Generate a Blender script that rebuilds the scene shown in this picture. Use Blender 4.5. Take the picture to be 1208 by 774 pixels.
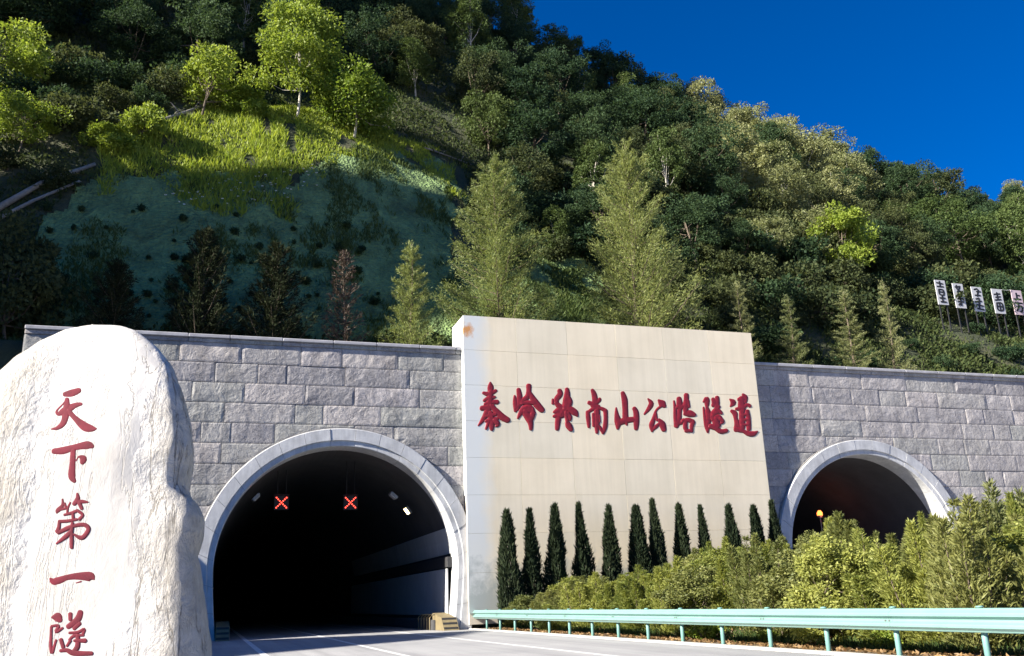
import bpy, bmesh, math, random
import numpy as np
from mathutils import Vector, Matrix, Euler
from mathutils.bvhtree import BVHTree

for o in list(bpy.data.objects): bpy.data.objects.remove(o)
S = bpy.context.scene
COL = S.collection
rng = np.random.default_rng(7)
random.seed(7)
PI = math.pi

# ------------------------------------------------------------------ camera
# world: X along the portal wall, Y into the tunnels, Z up; wall face at Y = 42
H = 1.212
F = 1062.571
RC = np.array([[0.9516136540787689, 0.0557430592347396, 0.30219888272130596],
               [-0.3052215316988728, 0.2855573994045476, 0.9084584680835474],
               [-0.035654872854174034, -0.9567390882536702, 0.28875430221780024]])
CAM = np.array([0, 0, H])
cd = bpy.data.cameras.new('camera'); cam = bpy.data.objects.new('camera', cd); COL.objects.link(cam)
S.camera = cam
cd.sensor_fit = 'HORIZONTAL'; cd.sensor_width = 36.0; cd.lens = 36.0 * F / 1208
cd.clip_end = 5000; cd.clip_start = 0.1
m = Matrix.Identity(4)
for r in range(3):
    m[r][0] = RC[r][0]; m[r][1] = -RC[r][1]; m[r][2] = -RC[r][2]; m[r][3] = CAM[r]
cam.matrix_world = m

# ------------------------------------------------------------------ light
SUN_EL, SUN_FRONT = math.radians(30), math.radians(11)   # elevation; degrees in front of the wall plane, from the left
sdir = Vector((-math.cos(SUN_EL) * math.cos(SUN_FRONT), -math.cos(SUN_EL) * math.sin(SUN_FRONT), math.sin(SUN_EL)))
ld = bpy.data.lights.new('sun', 'SUN'); ld.energy = 5.0; ld.angle = math.radians(0.5); ld.color = (1, 0.93, 0.82)
sun = bpy.data.objects.new('sun', ld); COL.objects.link(sun)
sun.rotation_euler = sdir.to_track_quat('Z', 'Y').to_euler()
W = bpy.data.worlds.new('World'); S.world = W; W.use_nodes = True
nt = W.node_tree; nt.nodes.clear()
sky = nt.nodes.new('ShaderNodeTexSky'); sky.sky_type = 'NISHITA'; sky.sun_disc = False
sky.sun_elevation = SUN_EL; sky.sun_rotation = math.atan2(sdir.x, sdir.y)
sky.altitude = 1500; sky.air_density = 1.0; sky.dust_density = 0.8; sky.ozone_density = 6.0
hs = nt.nodes.new('ShaderNodeHueSaturation'); hs.inputs['Saturation'].default_value = 1.6; hs.inputs['Value'].default_value = 1.0
bg = nt.nodes.new('ShaderNodeBackground'); bg.inputs[1].default_value = 0.15
wo = nt.nodes.new('ShaderNodeOutputWorld')
nt.links.new(sky.outputs[0], hs.inputs['Color']); tint = nt.nodes.new('ShaderNodeMix'); tint.data_type = 'RGBA'; tint.blend_type = 'MULTIPLY'; tint.inputs[0].default_value = 1
tint.inputs[7].default_value = (.30, .255, .335, 1)
nt.links.new(hs.outputs[0], tint.inputs[6]); nt.links.new(tint.outputs[2], bg.inputs[0]); nt.links.new(bg.outputs[0], wo.inputs[0])
S.view_settings.view_transform = 'Standard'; S.view_settings.look = 'None'
S.view_settings.exposure = 1.7; S.view_settings.gamma = 1.0; S.view_settings.use_curve_mapping = False
S.render.engine = 'CYCLES'
S.render.resolution_x = 1024; S.render.resolution_y = 656

# ------------------------------------------------------------------ geometry helpers
def ray(px, py): return RC @ np.array([px - 604.0, py - 387.0, F])
def onY(px, py, y):
    d = ray(px, py); return CAM + d * (y / d[1])
def proj(P):
    P = np.atleast_2d(np.asarray(P, float)); c = (P - CAM) @ RC
    z = np.maximum(c[:, 2], 1e-3)
    return np.stack([604 + F * c[:, 0] / z, 387 + F * c[:, 1] / z], 1)
def inpoly(pts, poly):
    poly = np.asarray(poly, float); x, y = pts[:, 0], pts[:, 1]; ins = np.zeros(len(pts), bool); j = len(poly) - 1
    for i in range(len(poly)):
        xi, yi = poly[i]; xj, yj = poly[j]
        c = ((yi > y) != (yj > y)) & (x < (xj - xi) * (y - yi) / (yj - yi + 1e-12) + xi)
        ins ^= c; j = i
    return ins
def _h(ix, iy, iz, seed):
    n = (ix * 374761393 + iy * 668265263 + iz * 2147483647 + seed * 144665) & 0xffffffff
    n = ((n ^ (n >> 13)) * 1274126177) & 0xffffffff
    return ((n ^ (n >> 16)) & 0xffff) / 65535.0
def noise3(x, y, z, seed=0):
    x, y, z = [np.asarray(a, float) for a in np.broadcast_arrays(x, y, z)]
    ix, iy, iz = [np.floor(a).astype(np.int64) for a in (x, y, z)]
    fx, fy, fz = x - ix, y - iy, z - iz
    fx, fy, fz = [t * t * (3 - 2 * t) for t in (fx, fy, fz)]
    r = 0
    for a in (0, 1):
        for b in (0, 1):
            for c in (0, 1):
                w = (fx if a else 1 - fx) * (fy if b else 1 - fy) * (fz if c else 1 - fz)
                r = r + w * _h(ix + a, iy + b, iz + c, seed)
    return r * 2 - 1
def fbm(x, y, z, seed=0, oct=4):
    r = 0; a = 1.0
    for k in range(oct):
        r = r + a * noise3(x * 2 ** k, y * 2 ** k, z * 2 ** k, seed + k * 17); a *= .5
    return r
def sst(a, b, x):
    t = np.clip((x - a) / (b - a), 0, 1); return t * t * (3 - 2 * t)

def mesh_np(name, V, faces_flat, nper, mat=None, smooth=False, attr=None):
    """faces_flat (M,nper) index array"""
    me = bpy.data.meshes.new(name); V = np.asarray(V, np.float32); Fc = np.asarray(faces_flat, np.int32).reshape(-1, nper)
    me.vertices.add(len(V)); me.vertices.foreach_set('co', V.ravel())
    M = len(Fc); me.loops.add(M * nper); me.loops.foreach_set('vertex_index', Fc.ravel())
    me.polygons.add(M); me.polygons.foreach_set('loop_start', np.arange(0, M * nper, nper, dtype=np.int32))
    me.polygons.foreach_set('loop_total', np.full(M, nper, np.int32))
    if smooth: me.polygons.foreach_set('use_smooth', np.ones(M, bool))
    if attr is not None:
        at = me.attributes.new('rnd', 'FLOAT', 'FACE'); at.data.foreach_set('value', np.asarray(attr, np.float32))
    me.update(); me.validate()
    if mat: me.materials.append(mat)
    return me
def link(name, me, parent=None, loc=None):
    o = bpy.data.objects.new(name, me); COL.objects.link(o)
    if parent is not None: o.parent = parent
    if loc is not None: o.location = loc
    return o
def tag(o, label=None, cat=None, group=None, kind=None):
    if label: o['label'] = label
    if cat: o['category'] = cat
    if group: o['group'] = group
    if kind: o['kind'] = kind
    return o
def empty(name, loc=(0, 0, 0), rz=0, sc=1):
    o = bpy.data.objects.new(name, None); COL.objects.link(o); o.location = loc; o.rotation_euler = (0, 0, rz)
    o.scale = (sc, sc, sc) if np.isscalar(sc) else sc; o.empty_display_size = .3
    return o
def copy_tree(o, parent=None):
    c = o.copy(); COL.objects.link(c); c.parent = parent
    for ch in list(o.children): copy_tree(ch, c)
    return c
class MB:
    def __init__(s): s.v = []; s.f = []
    def add(s, v, f):
        n = len(s.v); s.v += [tuple(p) for p in v]; s.f += [tuple(i + n for i in q) for q in f]; return s
    def box(s, x0, x1, y0, y1, z0, z1, bev=0):
        if bev <= 0:
            v = [(x, y, z) for z in (z0, z1) for (x, y) in ((x0, y0), (x1, y0), (x1, y1), (x0, y1))]
            return s.add(v, [(3, 2, 1, 0), (4, 5, 6, 7), (0, 1, 5, 4), (1, 2, 6, 5), (2, 3, 7, 6), (3, 0, 4, 7)])
        bm = bmesh.new(); bmesh.ops.create_cube(bm, size=1)
        for q in bm.verts: q.co = Vector(((x0 + x1) / 2 + q.co.x * (x1 - x0), (y0 + y1) / 2 + q.co.y * (y1 - y0), (z0 + z1) / 2 + q.co.z * (z1 - z0)))
        bmesh.ops.bevel(bm, geom=bm.edges[:], offset=bev, segments=1, affect='EDGES'); bm.verts.index_update()
        s.add([q.co[:] for q in bm.verts], [[q.index for q in f.verts] for f in bm.faces]); bm.free(); return s
    def tube(s, pts, rad, n=8, cap=True):
        pts = [Vector(p) for p in pts]; rad = [rad] * len(pts) if np.isscalar(rad) else rad; rings = []
        up = Vector((0.13, 0.27, 1)).normalized()
        for i, p in enumerate(pts):
            d = (pts[min(i + 1, len(pts) - 1)] - pts[max(i - 1, 0)]).normalized()
            a = d.cross(up if abs(d.dot(up)) < .95 else Vector((1, 0, 0))).normalized(); b = d.cross(a)
            rings.append([p + (a * math.cos(2 * PI * k / n) + b * math.sin(2 * PI * k / n)) * rad[i] for k in range(n)])
        v = [q for r in rings for q in r]; f = []
        for i in range(len(pts) - 1):
            for k in range(n): f.append((i * n + k, i * n + (k + 1) % n, (i + 1) * n + (k + 1) % n, (i + 1) * n + k))
        if cap: f += [tuple(range(n)), tuple(reversed(range((len(pts) - 1) * n, len(pts) * n)))]
        return s.add(v, f)
    def mesh(s, name, mat, smooth=False):
        me = bpy.data.meshes.new(name); me.from_pydata([tuple(map(float, p)) for p in s.v], [], s.f); me.update()
        bm = bmesh.new(); bm.from_mesh(me); bmesh.ops.recalc_face_normals(bm, faces=bm.faces[:]); bm.to_mesh(me); bm.free()
        if mat: me.materials.append(mat)
        if smooth:
            for p in me.polygons: p.use_smooth = True
        return me
    def obj(s, name, mat, parent=None, smooth=False): return link(name, s.mesh(name, mat, smooth), parent)

# ------------------------------------------------------------------ materials
def mat(name, build, rough=.8):
    M = bpy.data.materials.new(name); M.use_nodes = True; t = M.node_tree; b = t.nodes['Principled BSDF']
    b.inputs['Roughness'].default_value = rough
    build(t, b); return M
def N(t, kind, **k):
    n = t.nodes.new(kind)
    for a, v in k.items():
        if a in n.inputs: n.inputs[a].default_value = v
        else: setattr(n, a, v)
    return n
def ramp(t, fac, stops):
    r = t.nodes.new('ShaderNodeValToRGB'); e = r.color_ramp.elements
    while len(e) < len(stops): e.new(.5)
    for q, (p, c) in zip(e, stops): q.position = p; q.color = (*c, 1) if len(c) == 3 else c
    t.links.new(fac, r.inputs[0]); return r.outputs[0]
def coords(t, space='Object', scale=(1, 1, 1)):
    tc = t.nodes.new('ShaderNodeTexCoord'); mp = t.nodes.new('ShaderNodeMapping'); mp.inputs['Scale'].default_value = scale
    t.links.new(tc.outputs[space], mp.inputs[0]); return mp.outputs[0]
def gcoords(t, scale=(1, 1, 1)):
    g = t.nodes.new('ShaderNodeNewGeometry'); mp = t.nodes.new('ShaderNodeMapping'); mp.inputs['Scale'].default_value = scale
    t.links.new(g.outputs['Position'], mp.inputs[0]); return mp.outputs[0]
def noi(t, vec, scale, detail=6, rough=.6, dist=0):
    n = N(t, 'ShaderNodeTexNoise', Scale=scale, Detail=detail, Roughness=rough, Distortion=dist); t.links.new(vec, n.inputs['Vector']); return n.outputs['Fac']
def mixc(t, fac, a, b, mode='MIX'):
    n = t.nodes.new('ShaderNodeMix'); n.data_type = 'RGBA'; n.blend_type = mode
    for s, v in ((n.inputs[0], fac), (n.inputs[6], a), (n.inputs[7], b)):
        if isinstance(v, bpy.types.NodeSocket): t.links.new(v, s)
        else: s.default_value = v if np.isscalar(v) else (*v, 1)[:4]
    return n.outputs[2]
def math_(t, op, a, b=0., c=0.):
    n = t.nodes.new('ShaderNodeMath'); n.operation = op
    for s, v in zip(n.inputs, (a, b, c)):
        if isinstance(v, bpy.types.NodeSocket): t.links.new(v, s)
        else: s.default_value = v
    return n.outputs[0]
def bump(t, b, h, dist=.02, strength=1):
    n = N(t, 'ShaderNodeBump', Distance=dist, Strength=strength); t.links.new(h, n.inputs['Height']); t.links.new(n.outputs[0], b.inputs['Normal'])
def simple(name, c, rough=.7, metal=0, var=.15, scale=4.):
    def f(t, b):
        n = noi(t, gcoords(t), scale)
        t.links.new(ramp(t, n, [(.25, tuple(x * (1 - var) for x in c)), (.75, tuple(min(1, x * (1 + var)) for x in c))]), b.inputs['Base Color'])
        b.inputs['Metallic'].default_value = metal
        bump(t, b, noi(t, gcoords(t), scale * 12), .004, .5)
    return mat(name, f, rough)
def emit(name, c, s):
    def f(t, b):
        b.inputs['Base Color'].default_value = (*c, 1); b.inputs['Emission Color'].default_value = (*c, 1); b.inputs['Emission Strength'].default_value = s
    return mat(name, f)
def leafmat(name, c1, c2, trans=.35, rough=.55, spec=.3):
    """per leaf and per plant variation between c1 and c2"""
    def f(t, b):
        at = N(t, 'ShaderNodeAttribute', attribute_name='rnd'); oi = t.nodes.new('ShaderNodeObjectInfo')
        k = math_(t, 'MULTIPLY_ADD', oi.outputs['Random'], .4, math_(t, 'MULTIPLY', at.outputs['Fac'], .6))
        c = ramp(t, k, [(.1, c1), (.9, c2)])
        t.links.new(c, b.inputs['Base Color']); b.inputs['Specular IOR Level'].default_value = spec
        tr = t.nodes.new('ShaderNodeBsdfTranslucent'); t.links.new(mixc(t, .5, c, (1.0, .95, .35), 'MULTIPLY'), tr.inputs[0])
        mx = t.nodes.new('ShaderNodeMixShader'); mx.inputs[0].default_value = trans
        t.links.new(b.outputs[0], mx.inputs[1]); t.links.new(tr.outputs[0], mx.inputs[2])
        t.links.new(mx.outputs[0], t.nodes['Material Output'].inputs[0])
    return mat(name, f, rough)

M = {}
def _granite(t, b):
    v = gcoords(t); oi = t.nodes.new('ShaderNodeObjectInfo')
    base = ramp(t, noi(t, v, .9, 5), [(.3, (.30, .288, .285)), (.5, (.39, .375, .365)), (.72, (.48, .46, .44))])
    fine = ramp(t, noi(t, v, 14, 8, .7), [(.3, (.62, .62, .65)), (.6, (1, 1, 1))])
    c = mixc(t, .8, base, fine, 'MULTIPLY')
    tint = ramp(t, oi.outputs['Random'], [(0, (.74, .74, .77)), (.3, (1, .98, .97)), (.6, (.86, .89, .85)), (.85, (1.06, 1.03, 1.04)), (1, (1.15, 1.11, 1.06))])
    c = mixc(t, 1., c, tint, 'MULTIPLY')
    c = mixc(t, .75, c, ramp(t, noi(t, gcoords(t, (1.6, 1, .10)), 1.0, 7, .65), [(.34, (.72, .72, .71)), (.54, (1.03, 1.03, 1.03)), (.7, (1.12, 1.11, 1.09))]), 'MULTIPLY')
    cr = noi(t, v, 1.7, 6, .6, 1.2); crack = ramp(t, math_(t, 'ABSOLUTE', math_(t, 'SUBTRACT', cr, .5)), [(.0, (.45, .45, .48)), (.018, (1, 1, 1))])
    c = mixc(t, .8, c, crack, 'MULTIPLY')
    t.links.new(c, b.inputs['Base Color'])
    n1 = noi(t, v, 1.5, 4, .5, .9); led = ramp(t, n1, [(.36, (0, 0, 0)), (.375, (.25, .25, .25)), (.45, (.3, .3, .3)), (.462, (.5, .5, .5)), (.53, (.55, .55, .55)), (.545, (.8, .8, .8)), (.62, (.82, .82, .82)), (.635, (1, 1, 1))])
    h = math_(t, 'ADD', math_(t, 'ADD', math_(t, 'MULTIPLY', led, .55), math_(t, 'MULTIPLY', noi(t, v, 4.5, 9, .65, .3), .55)), math_(t, 'MULTIPLY', noi(t, v, 25, 6), .12))
    bump(t, b, h, .065, 1)
M['granite'] = mat('granite', _granite, .85)
M['coping'] = simple('coping_stone', (.34, .34, .36), .85, var=.25, scale=2)
M['mortar'] = simple('mortar', (.23, .22, .21), .95, var=.3, scale=3)
def _ring(t, b):
    v = gcoords(t); oi = t.nodes.new('ShaderNodeObjectInfo')
    c = ramp(t, noi(t, v, 1.1, 6), [(.3, (.38, .385, .39)), (.55, (.51, .515, .52)), (.75, (.62, .62, .61))])
    c = mixc(t, .5, c, ramp(t, noi(t, gcoords(t, (5, 5, .7)), 1.4, 6), [(.4, (.72, .72, .74)), (.62, (1, 1, 1))]), 'MULTIPLY')
    c = mixc(t, 1., c, ramp(t, oi.outputs['Random'], [(0, (.92, .93, .94)), (1, (1.04, 1.04, 1.03))]), 'MULTIPLY')
    t.links.new(c, b.inputs['Base Color']); bump(t, b, noi(t, v, 18, 6), .01, .6)
M['ring'] = mat('arch_concrete', _ring, .75)
def _slab(t, b):
    v = gcoords(t); oi = t.nodes.new('ShaderNodeObjectInfo')
    c = ramp(t, noi(t, v, .5, 5), [(.3, (.72, .645, .49)), (.7, (.81, .73, .565))])
    st = ramp(t, noi(t, gcoords(t, (3.2, 1, .16)), 1.0, 7, .65), [(.38, (.82, .82, .80)), (.6, (1, 1, 1))])
    c = mixc(t, .35, c, st, 'MULTIPLY')
    c = mixc(t, 1., c, ramp(t, oi.outputs['Random'], [(0, (.93, .94, .95)), (.5, (1, .99, .97)), (1, (1.03, 1.0, .96))]), 'MULTIPLY')
    # shade painted in as a grey strip at the left edge, darker grey towards the ground, rust spot by the top corner
    g = t.nodes.new('ShaderNodeNewGeometry'); sp = t.nodes.new('ShaderNodeSeparateXYZ'); t.links.new(g.outputs['Position'], sp.inputs[0])
    wob = noi(t, v, .9, 5)
    lx = math_(t, 'ADD', math_(t, 'MULTIPLY', math_(t, 'SUBTRACT', sp.outputs['X'], 11.2), .5), math_(t, 'MULTIPLY', math_(t, 'SUBTRACT', wob, .5), .5))
    c = mixc(t, ramp(t, lx, [(.35, (1, 1, 1)), (.75, (0, 0, 0))]), c, (.62, .64, .62))
    zz = math_(t, 'ADD', math_(t, 'MULTIPLY', sp.outputs['Z'], .2), math_(t, 'MULTIPLY', math_(t, 'SUBTRACT', noi(t, v, 1.6, 8, .7), .5), 1.1))
    c = mixc(t, ramp(t, zz, [(.3, (.8, .8, .8)), (.62, (0, 0, 0))]), c, (.30, .34, .33))
    d = N(t, 'ShaderNodeVectorMath', operation='DISTANCE'); t.links.new(v, d.inputs[0]); d.inputs[1].default_value = (11.46, 41.5, 14.18)
    rr = math_(t, 'ADD', d.outputs['Value'], math_(t, 'MULTIPLY', math_(t, 'SUBTRACT', noi(t, v, 3., 4), .5), .9))
    c = mixc(t, ramp(t, rr, [(.15, (.9, .9, .9)), (.42, (0, 0, 0))]), c, (.55, .22, .03))
    t.links.new(c, b.inputs['Base Color']); bump(t, b, noi(t, v, 30, 5), .006, .5)
M['slab'] = mat('cream_stone_slab', _slab, .6)
M['joint'] = simple('joint_filler', (.50, .45, .37), .95)
def _red(t, b):
    v = gcoords(t)
    t.links.new(ramp(t, noi(t, v, 6, 5), [(.3, (.15, .006, .014)), (.7, (.27, .010, .020))]), b.inputs['Base Color'])
M['red'] = mat('red_paint', _red, .5)
M['carved'] = simple('carved_red_paint', (.14, .004, .016), .8, var=.35, scale=9)
def _marble(t, b):
    v = coords(t); 
    c = ramp(t, noi(t, v, .9, 6), [(.3, (.44, .41, .37)), (.5, (.52, .50, .465)), (.7, (.57, .555, .53))])
    vs = coords(t, scale=(3.0, 3.0, .30)); n1 = noi(t, vs, 1.1, 8, .6, .5)
    line = ramp(t, math_(t, 'ABSOLUTE', math_(t, 'SUBTRACT', n1, .47)), [(0, (.30, .28, .26)), (.006, (.62, .59, .56)), (.016, (1, 1, 1))])
    msk = ramp(t, noi(t, v, .9, 3), [(.40, (0, 0, 0)), (.52, (1, 1, 1))])
    sp = t.nodes.new('ShaderNodeSeparateXYZ'); t.links.new(v, sp.inputs[0])
    msk = mixc(t, 1., msk, ramp(t, sp.outputs['X'], [(.12, (0, 0, 0)), (.4, (1, 1, 1))]), 'MULTIPLY')
    c = mixc(t, msk, c, mixc(t, .9, c, line, 'MULTIPLY'))
    edge = math_(t, 'ADD', math_(t, 'ABSOLUTE', math_(t, 'ADD', sp.outputs['X'], .15)), math_(t, 'MULTIPLY', math_(t, 'SUBTRACT', noi(t, v, 1.5, 6), .5), 1.1))
    ed = ramp(t, edge, [(.55, (0, 0, 0)), (1.05, (1, 1, 1))])
    rough_c = mixc(t, 1., c, ramp(t, noi(t, v, 5, 9, .7), [(.32, (.50, .47, .42)), (.5, (.80, .76, .70)), (.65, (.97, .93, .88))]), 'MULTIPLY')
    c = mixc(t, mixc(t, 1., ed, (.8, .8, .8), 'MULTIPLY'), c, rough_c)
    t.links.new(c, b.inputs['Base Color'])
    h = math_(t, 'ADD', math_(t, 'MULTIPLY', noi(t, coords(t, scale=(1.6, 1.6, .8)), 3.0, 10, .68, .5), math_(t, 'MULTIPLY_ADD', ed, 1.05, .12)), math_(t, 'MULTIPLY', line, .12))
    bump(t, b, h, .09, 1)
M['marble'] = mat('white_marble', _marble, .6)
def _road(t, b):
    v = gcoords(t)
    c = ramp(t, noi(t, v, .22, 6, .65), [(.3, (.28, .283, .29)), (.7, (.39, .39, .39))])
    c = mixc(t, .6, c, ramp(t, noi(t, gcoords(t, (1.3, .05, 1)), 1.2, 6), [(.35, (.58, .58, .60)), (.6, (1, 1, 1))]), 'MULTIPLY')
    c = mixc(t, .5, c, ramp(t, noi(t, v, 60, 3), [(.35, (.6, .6, .6)), (.65, (1.1, 1.1, 1.1))]), 'MULTIPLY')
    t.links.new(c, b.inputs['Base Color']); bump(t, b, noi(t, v, 70, 3), .006, .6)
M['road'] = mat('asphalt', _road, .75)
M['line'] = simple('road_paint', (.60, .60, .59), .7, var=.35, scale=5)
M['concrete'] = simple('pale_concrete', (.52, .50, .47), .9, var=.15, scale=1.5)
def _soil(t, b):
    v = gcoords(t)
    c = ramp(t, noi(t, v, 1.3, 8, .7), [(.3, (.06, .045, .03)), (.5, (.13, .10, .065)), (.7, (.20, .155, .10))])
    t.links.new(c, b.inputs['Base Color']); bump(t, b, noi(t, v, 9, 8), .06, 1)
M['soil'] = mat('soil', _soil, .95)
M['ground'] = simple('dusty_ground', (.36, .34, .31), .95, var=.25, scale=.4)
def _hill(t, b):
    v = gcoords(t)
    c = ramp(t, noi(t, v, .35, 9, .7), [(.3, (.028, .038, .016)), (.5, (.055, .068, .028)), (.68, (.11, .10, .052))])
    t.links.new(c, b.inputs['Base Color']); bump(t, b, noi(t, v, 1.2, 9, .7), .7, 1)
M['hill'] = mat('mountain_undergrowth', _hill, .95)
def _net(t, b):
    v = gcoords(t)
    c = ramp(t, noi(t, v, .42, 9, .75, .6), [(.30, (.05, .075, .022)), (.42, (.105, .165, .055)), (.58, (.165, .25, .085)), (.72, (.24, .33, .12))])
    wv = noi(t, gcoords(t, (1, 1, .35)), 3.5, 7, .7); c = mixc(t, .7, c, ramp(t, wv, [(.35, (.55, .55, .55)), (.62, (1.15, 1.15, 1.15))]), 'MULTIPLY')
    t.links.new(c, b.inputs['Base Color'])
    w = N(t, 'ShaderNodeTexVoronoi', Scale=6.); t.links.new(v, w.inputs['Vector'])
    bump(t, b, math_(t, 'ADD', w.outputs['Distance'], noi(t, v, 2, 6)), .12, 1)
M['net'] = mat('green_slope_net', _net, .8)
M['bark'] = simple('bark', (.11, .085, .06), .9, var=.4, scale=6)
M['palebark'] = simple('pale_bark', (.42, .39, .33), .85, var=.25, scale=6)
M['deadwood'] = simple('bleached_wood', (.21, .195, .17), .85, var=.3, scale=3)
M['rail'] = simple('pale_green_rail_paint', (.16, .285, .26), .4, var=.08, scale=2)
M['post'] = simple('pale_green_post_paint', (.13, .27, .245), .5, var=.15, scale=3)
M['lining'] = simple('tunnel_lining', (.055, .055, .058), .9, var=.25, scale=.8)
M['wpanel'] = simple('tunnel_wall_panel', (.42, .435, .44), .5, var=.12, scale=1)
M['band'] = simple('dark_band', (.03, .03, .032), .6)
M['hazard'] = simple('ochre_paint', (.17, .135, .07), .7, var=.25, scale=4)
M['black'] = simple('black_paint', (.012, .012, .013), .6)
M['redlight'] = emit('red_signal_light', (1, .05, .03), 3.0)
M['warmlight'] = emit('warm_lamp_light', (1, .75, .35), 4.0)
M['orangelight'] = emit('orange_lamp_light', (1, .20, .04), 1.5)
M['steel'] = simple('grey_steel', (.25, .26, .27), .45, .6)
M['board'] = simple('white_board', (.50, .50, .50), .6, var=.08)
M['boardpink'] = simple('pinkish_board', (.54, .42, .44), .6, var=.08)
M['leaf_forest'] = leafmat('forest_leaf', (.018, .042, .022), (.065, .105, .045), .38, .7, .12)
M['leaf_forest2'] = leafmat('olive_forest_leaf', (.028, .045, .020), (.105, .122, .048), .38, .7, .12)
M['leaf_mid'] = leafmat('mid_green_leaf', (.03, .058, .016), (.11, .15, .045), .3, .65, .15)
M['leaf_under'] = leafmat('undergrowth_leaf', (.02, .04, .014), (.085, .105, .036), .3, .7, .1)
M['leaf_pale'] = leafmat('pale_leaf', (.10, .13, .045), (.30, .31, .14), .4)  # on the mountain trees this paler colour stands in for sunlight
M['leaf_bright'] = leafmat('bright_leaf', (.11, .18, .02), (.31, .38, .06), .48)
M['leaf_conifer'] = leafmat('conifer_needle', (.09, .135, .04), (.31, .34, .115), .42)
M['leaf_cypress'] = leafmat('cypress_needle', (.012, .022, .012), (.042, .056, .028), .15, .75, .08)
M['leaf_hedge'] = leafmat('juniper_needle', (.11, .15, .03), (.36, .375, .095), .45)
M['leaf_hedge2'] = leafmat('olive_juniper_needle', (.085, .11, .03), (.26, .265, .085), .4)
M['leaf_dry'] = leafmat('dry_leaf', (.10, .05, .02), (.36, .24, .11), .2)
M['leaf_sapling'] = leafmat('brown_green_needle', (.012, .019, .010), (.036, .042, .021), .12, .8, .03)
M['grass'] = leafmat('lit_grass', (.15, .23, .02), (.42, .48, .07), .5)
M['flower'] = simple('white_flower', (.75, .75, .70), .7)

# ------------------------------------------------------------------ terrain
D = 42.0
RX = np.array([-200, -60, -20, 34.5, 44.4, 54.4, 63.6, 74.9, 84.4, 93.4, 104.3, 110, 122, 150, 260.])
RZ = np.array([140, 104, 92, 80.3, 76.7, 71.5, 68.2, 67.0, 64.5, 58.5, 54.5, 45, 31, 18, 8.]) - 6.0
PY = np.array([-200, -60, 0, 5, 10, 16, 22, 26, 30, 32.8, 34.6, 37, 40, 42.6, 44.2, 47, 53, 57, 60, 64, 70, 90, 300.])
PZ = np.array([10, 11, 14, 22, 33, 37, 43, 43, 36, 36, 60, 67, 72, 77, 54, 42, 43, 56, 92, 125, 150, 165, 190.])  # ridge heights of the unseen spur, set by where its shadow should fall
def T(x, y):
    x = np.asarray(x, float); y = np.asarray(y, float)
    zr = np.interp(x, RX, RZ); zb = 13.0
    t = np.clip((y - 46) / 54, 0, 1)
    z = zb + (zr - zb) * t ** .96
    z = np.where(y > 100, zr - .45 * (y - 100), z)
    amp = sst(46, 62, y) * (1 - .75 * sst(82, 100, y))
    z = z + amp * (2.6 * fbm(x / 19, y / 19, 0.3, 3, 3) + .5 * fbm(x / 4, y / 4, .7, 9, 2))
    z = z + 3.2 * np.exp(-((x - 3) / 11) ** 2 - ((y - 60) / 6) ** 2)            # the rounded shoulder above the cut
    z = z - 2.4 * np.exp(-((x - 22) / 6) ** 2 - ((y - 60) / 9) ** 2)
    # the far hill on the right
    z = np.maximum(z, 124 - .62 * np.hypot(x - 250, (y - 178)) )
    # the unseen spur on the left, its ridge shaped to shade slope and road
    p = np.interp(y, PY, PZ); d = np.clip((-9.5 - x) / 50.5, 0, None)
    sp = np.where(d < 1, p * d ** 1.7, p - (d - 1) * 49 * .9) + sst(0, .4, d) * 1.0 * fbm(x / 15, y / 15, .1, 21, 3) * np.clip(1.2 - np.abs(d - 1), .2, 1) * .6 - 1.0
    front = (y < D + 1.15) & (x > -8.4)
    z = np.where(front, -2, np.where(y < D + 1.15, np.maximum(sp, 13 - (D + 1.15 - y) * 1.7), np.maximum(z, sp)))
    return z
def hit(px, py, y0=43.3, y1=180):
    d = ray(px, py); d = d / d[1]; ys = np.arange(y0, y1, .1)
    z = CAM[2] + d[2] * ys; g = T(d[0] * ys, ys)
    k = np.argmax(g > z) if (g > z).any() else len(ys) - 1
    y = ys[k]; return np.array([d[0] * y, y, float(T(d[0] * y, y))])

def grid_axis(segs):
    a = []
    for s, e, st in segs: a += list(np.arange(s, e, st))
    return np.array(a + [segs[-1][1]])
xs = grid_axis([(-150, -40, 5), (-40, -8.4, 1.6), (-8.4, 130, 1.25), (130, 320, 5)])
ys = grid_axis([(-90, 30, 5), (30, D + 1.15, .8), (D + 1.15, 110, 1.25), (110, 280, 5)])
GX, GY = np.meshgrid(xs, ys, indexing='ij'); GZ = T(GX, GY + 1e-6)
ny = len(ys); V = np.stack([GX, GY, GZ], -1).reshape(-1, 3)
ii, jj = np.meshgrid(np.arange(len(xs) - 1), np.arange(ny - 1), indexing='ij')
cx = (xs[:-1] + xs[1:])[ii] / 2; cy = (ys[:-1] + ys[1:])[jj] / 2
keep = ~((cx > -8.4) & (cy < D + 1.15)) & (np.maximum(GZ[:-1, :-1], GZ[1:, 1:]) > -.8)
a = (ii * ny + jj)[keep]; Fq = np.stack([a, a + ny, a + ny + 1, a + 1], -1)
tag(link('mountain', mesh_np('mountain', V, Fq, 4, M['hill'], True)), kind='structure')

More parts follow.
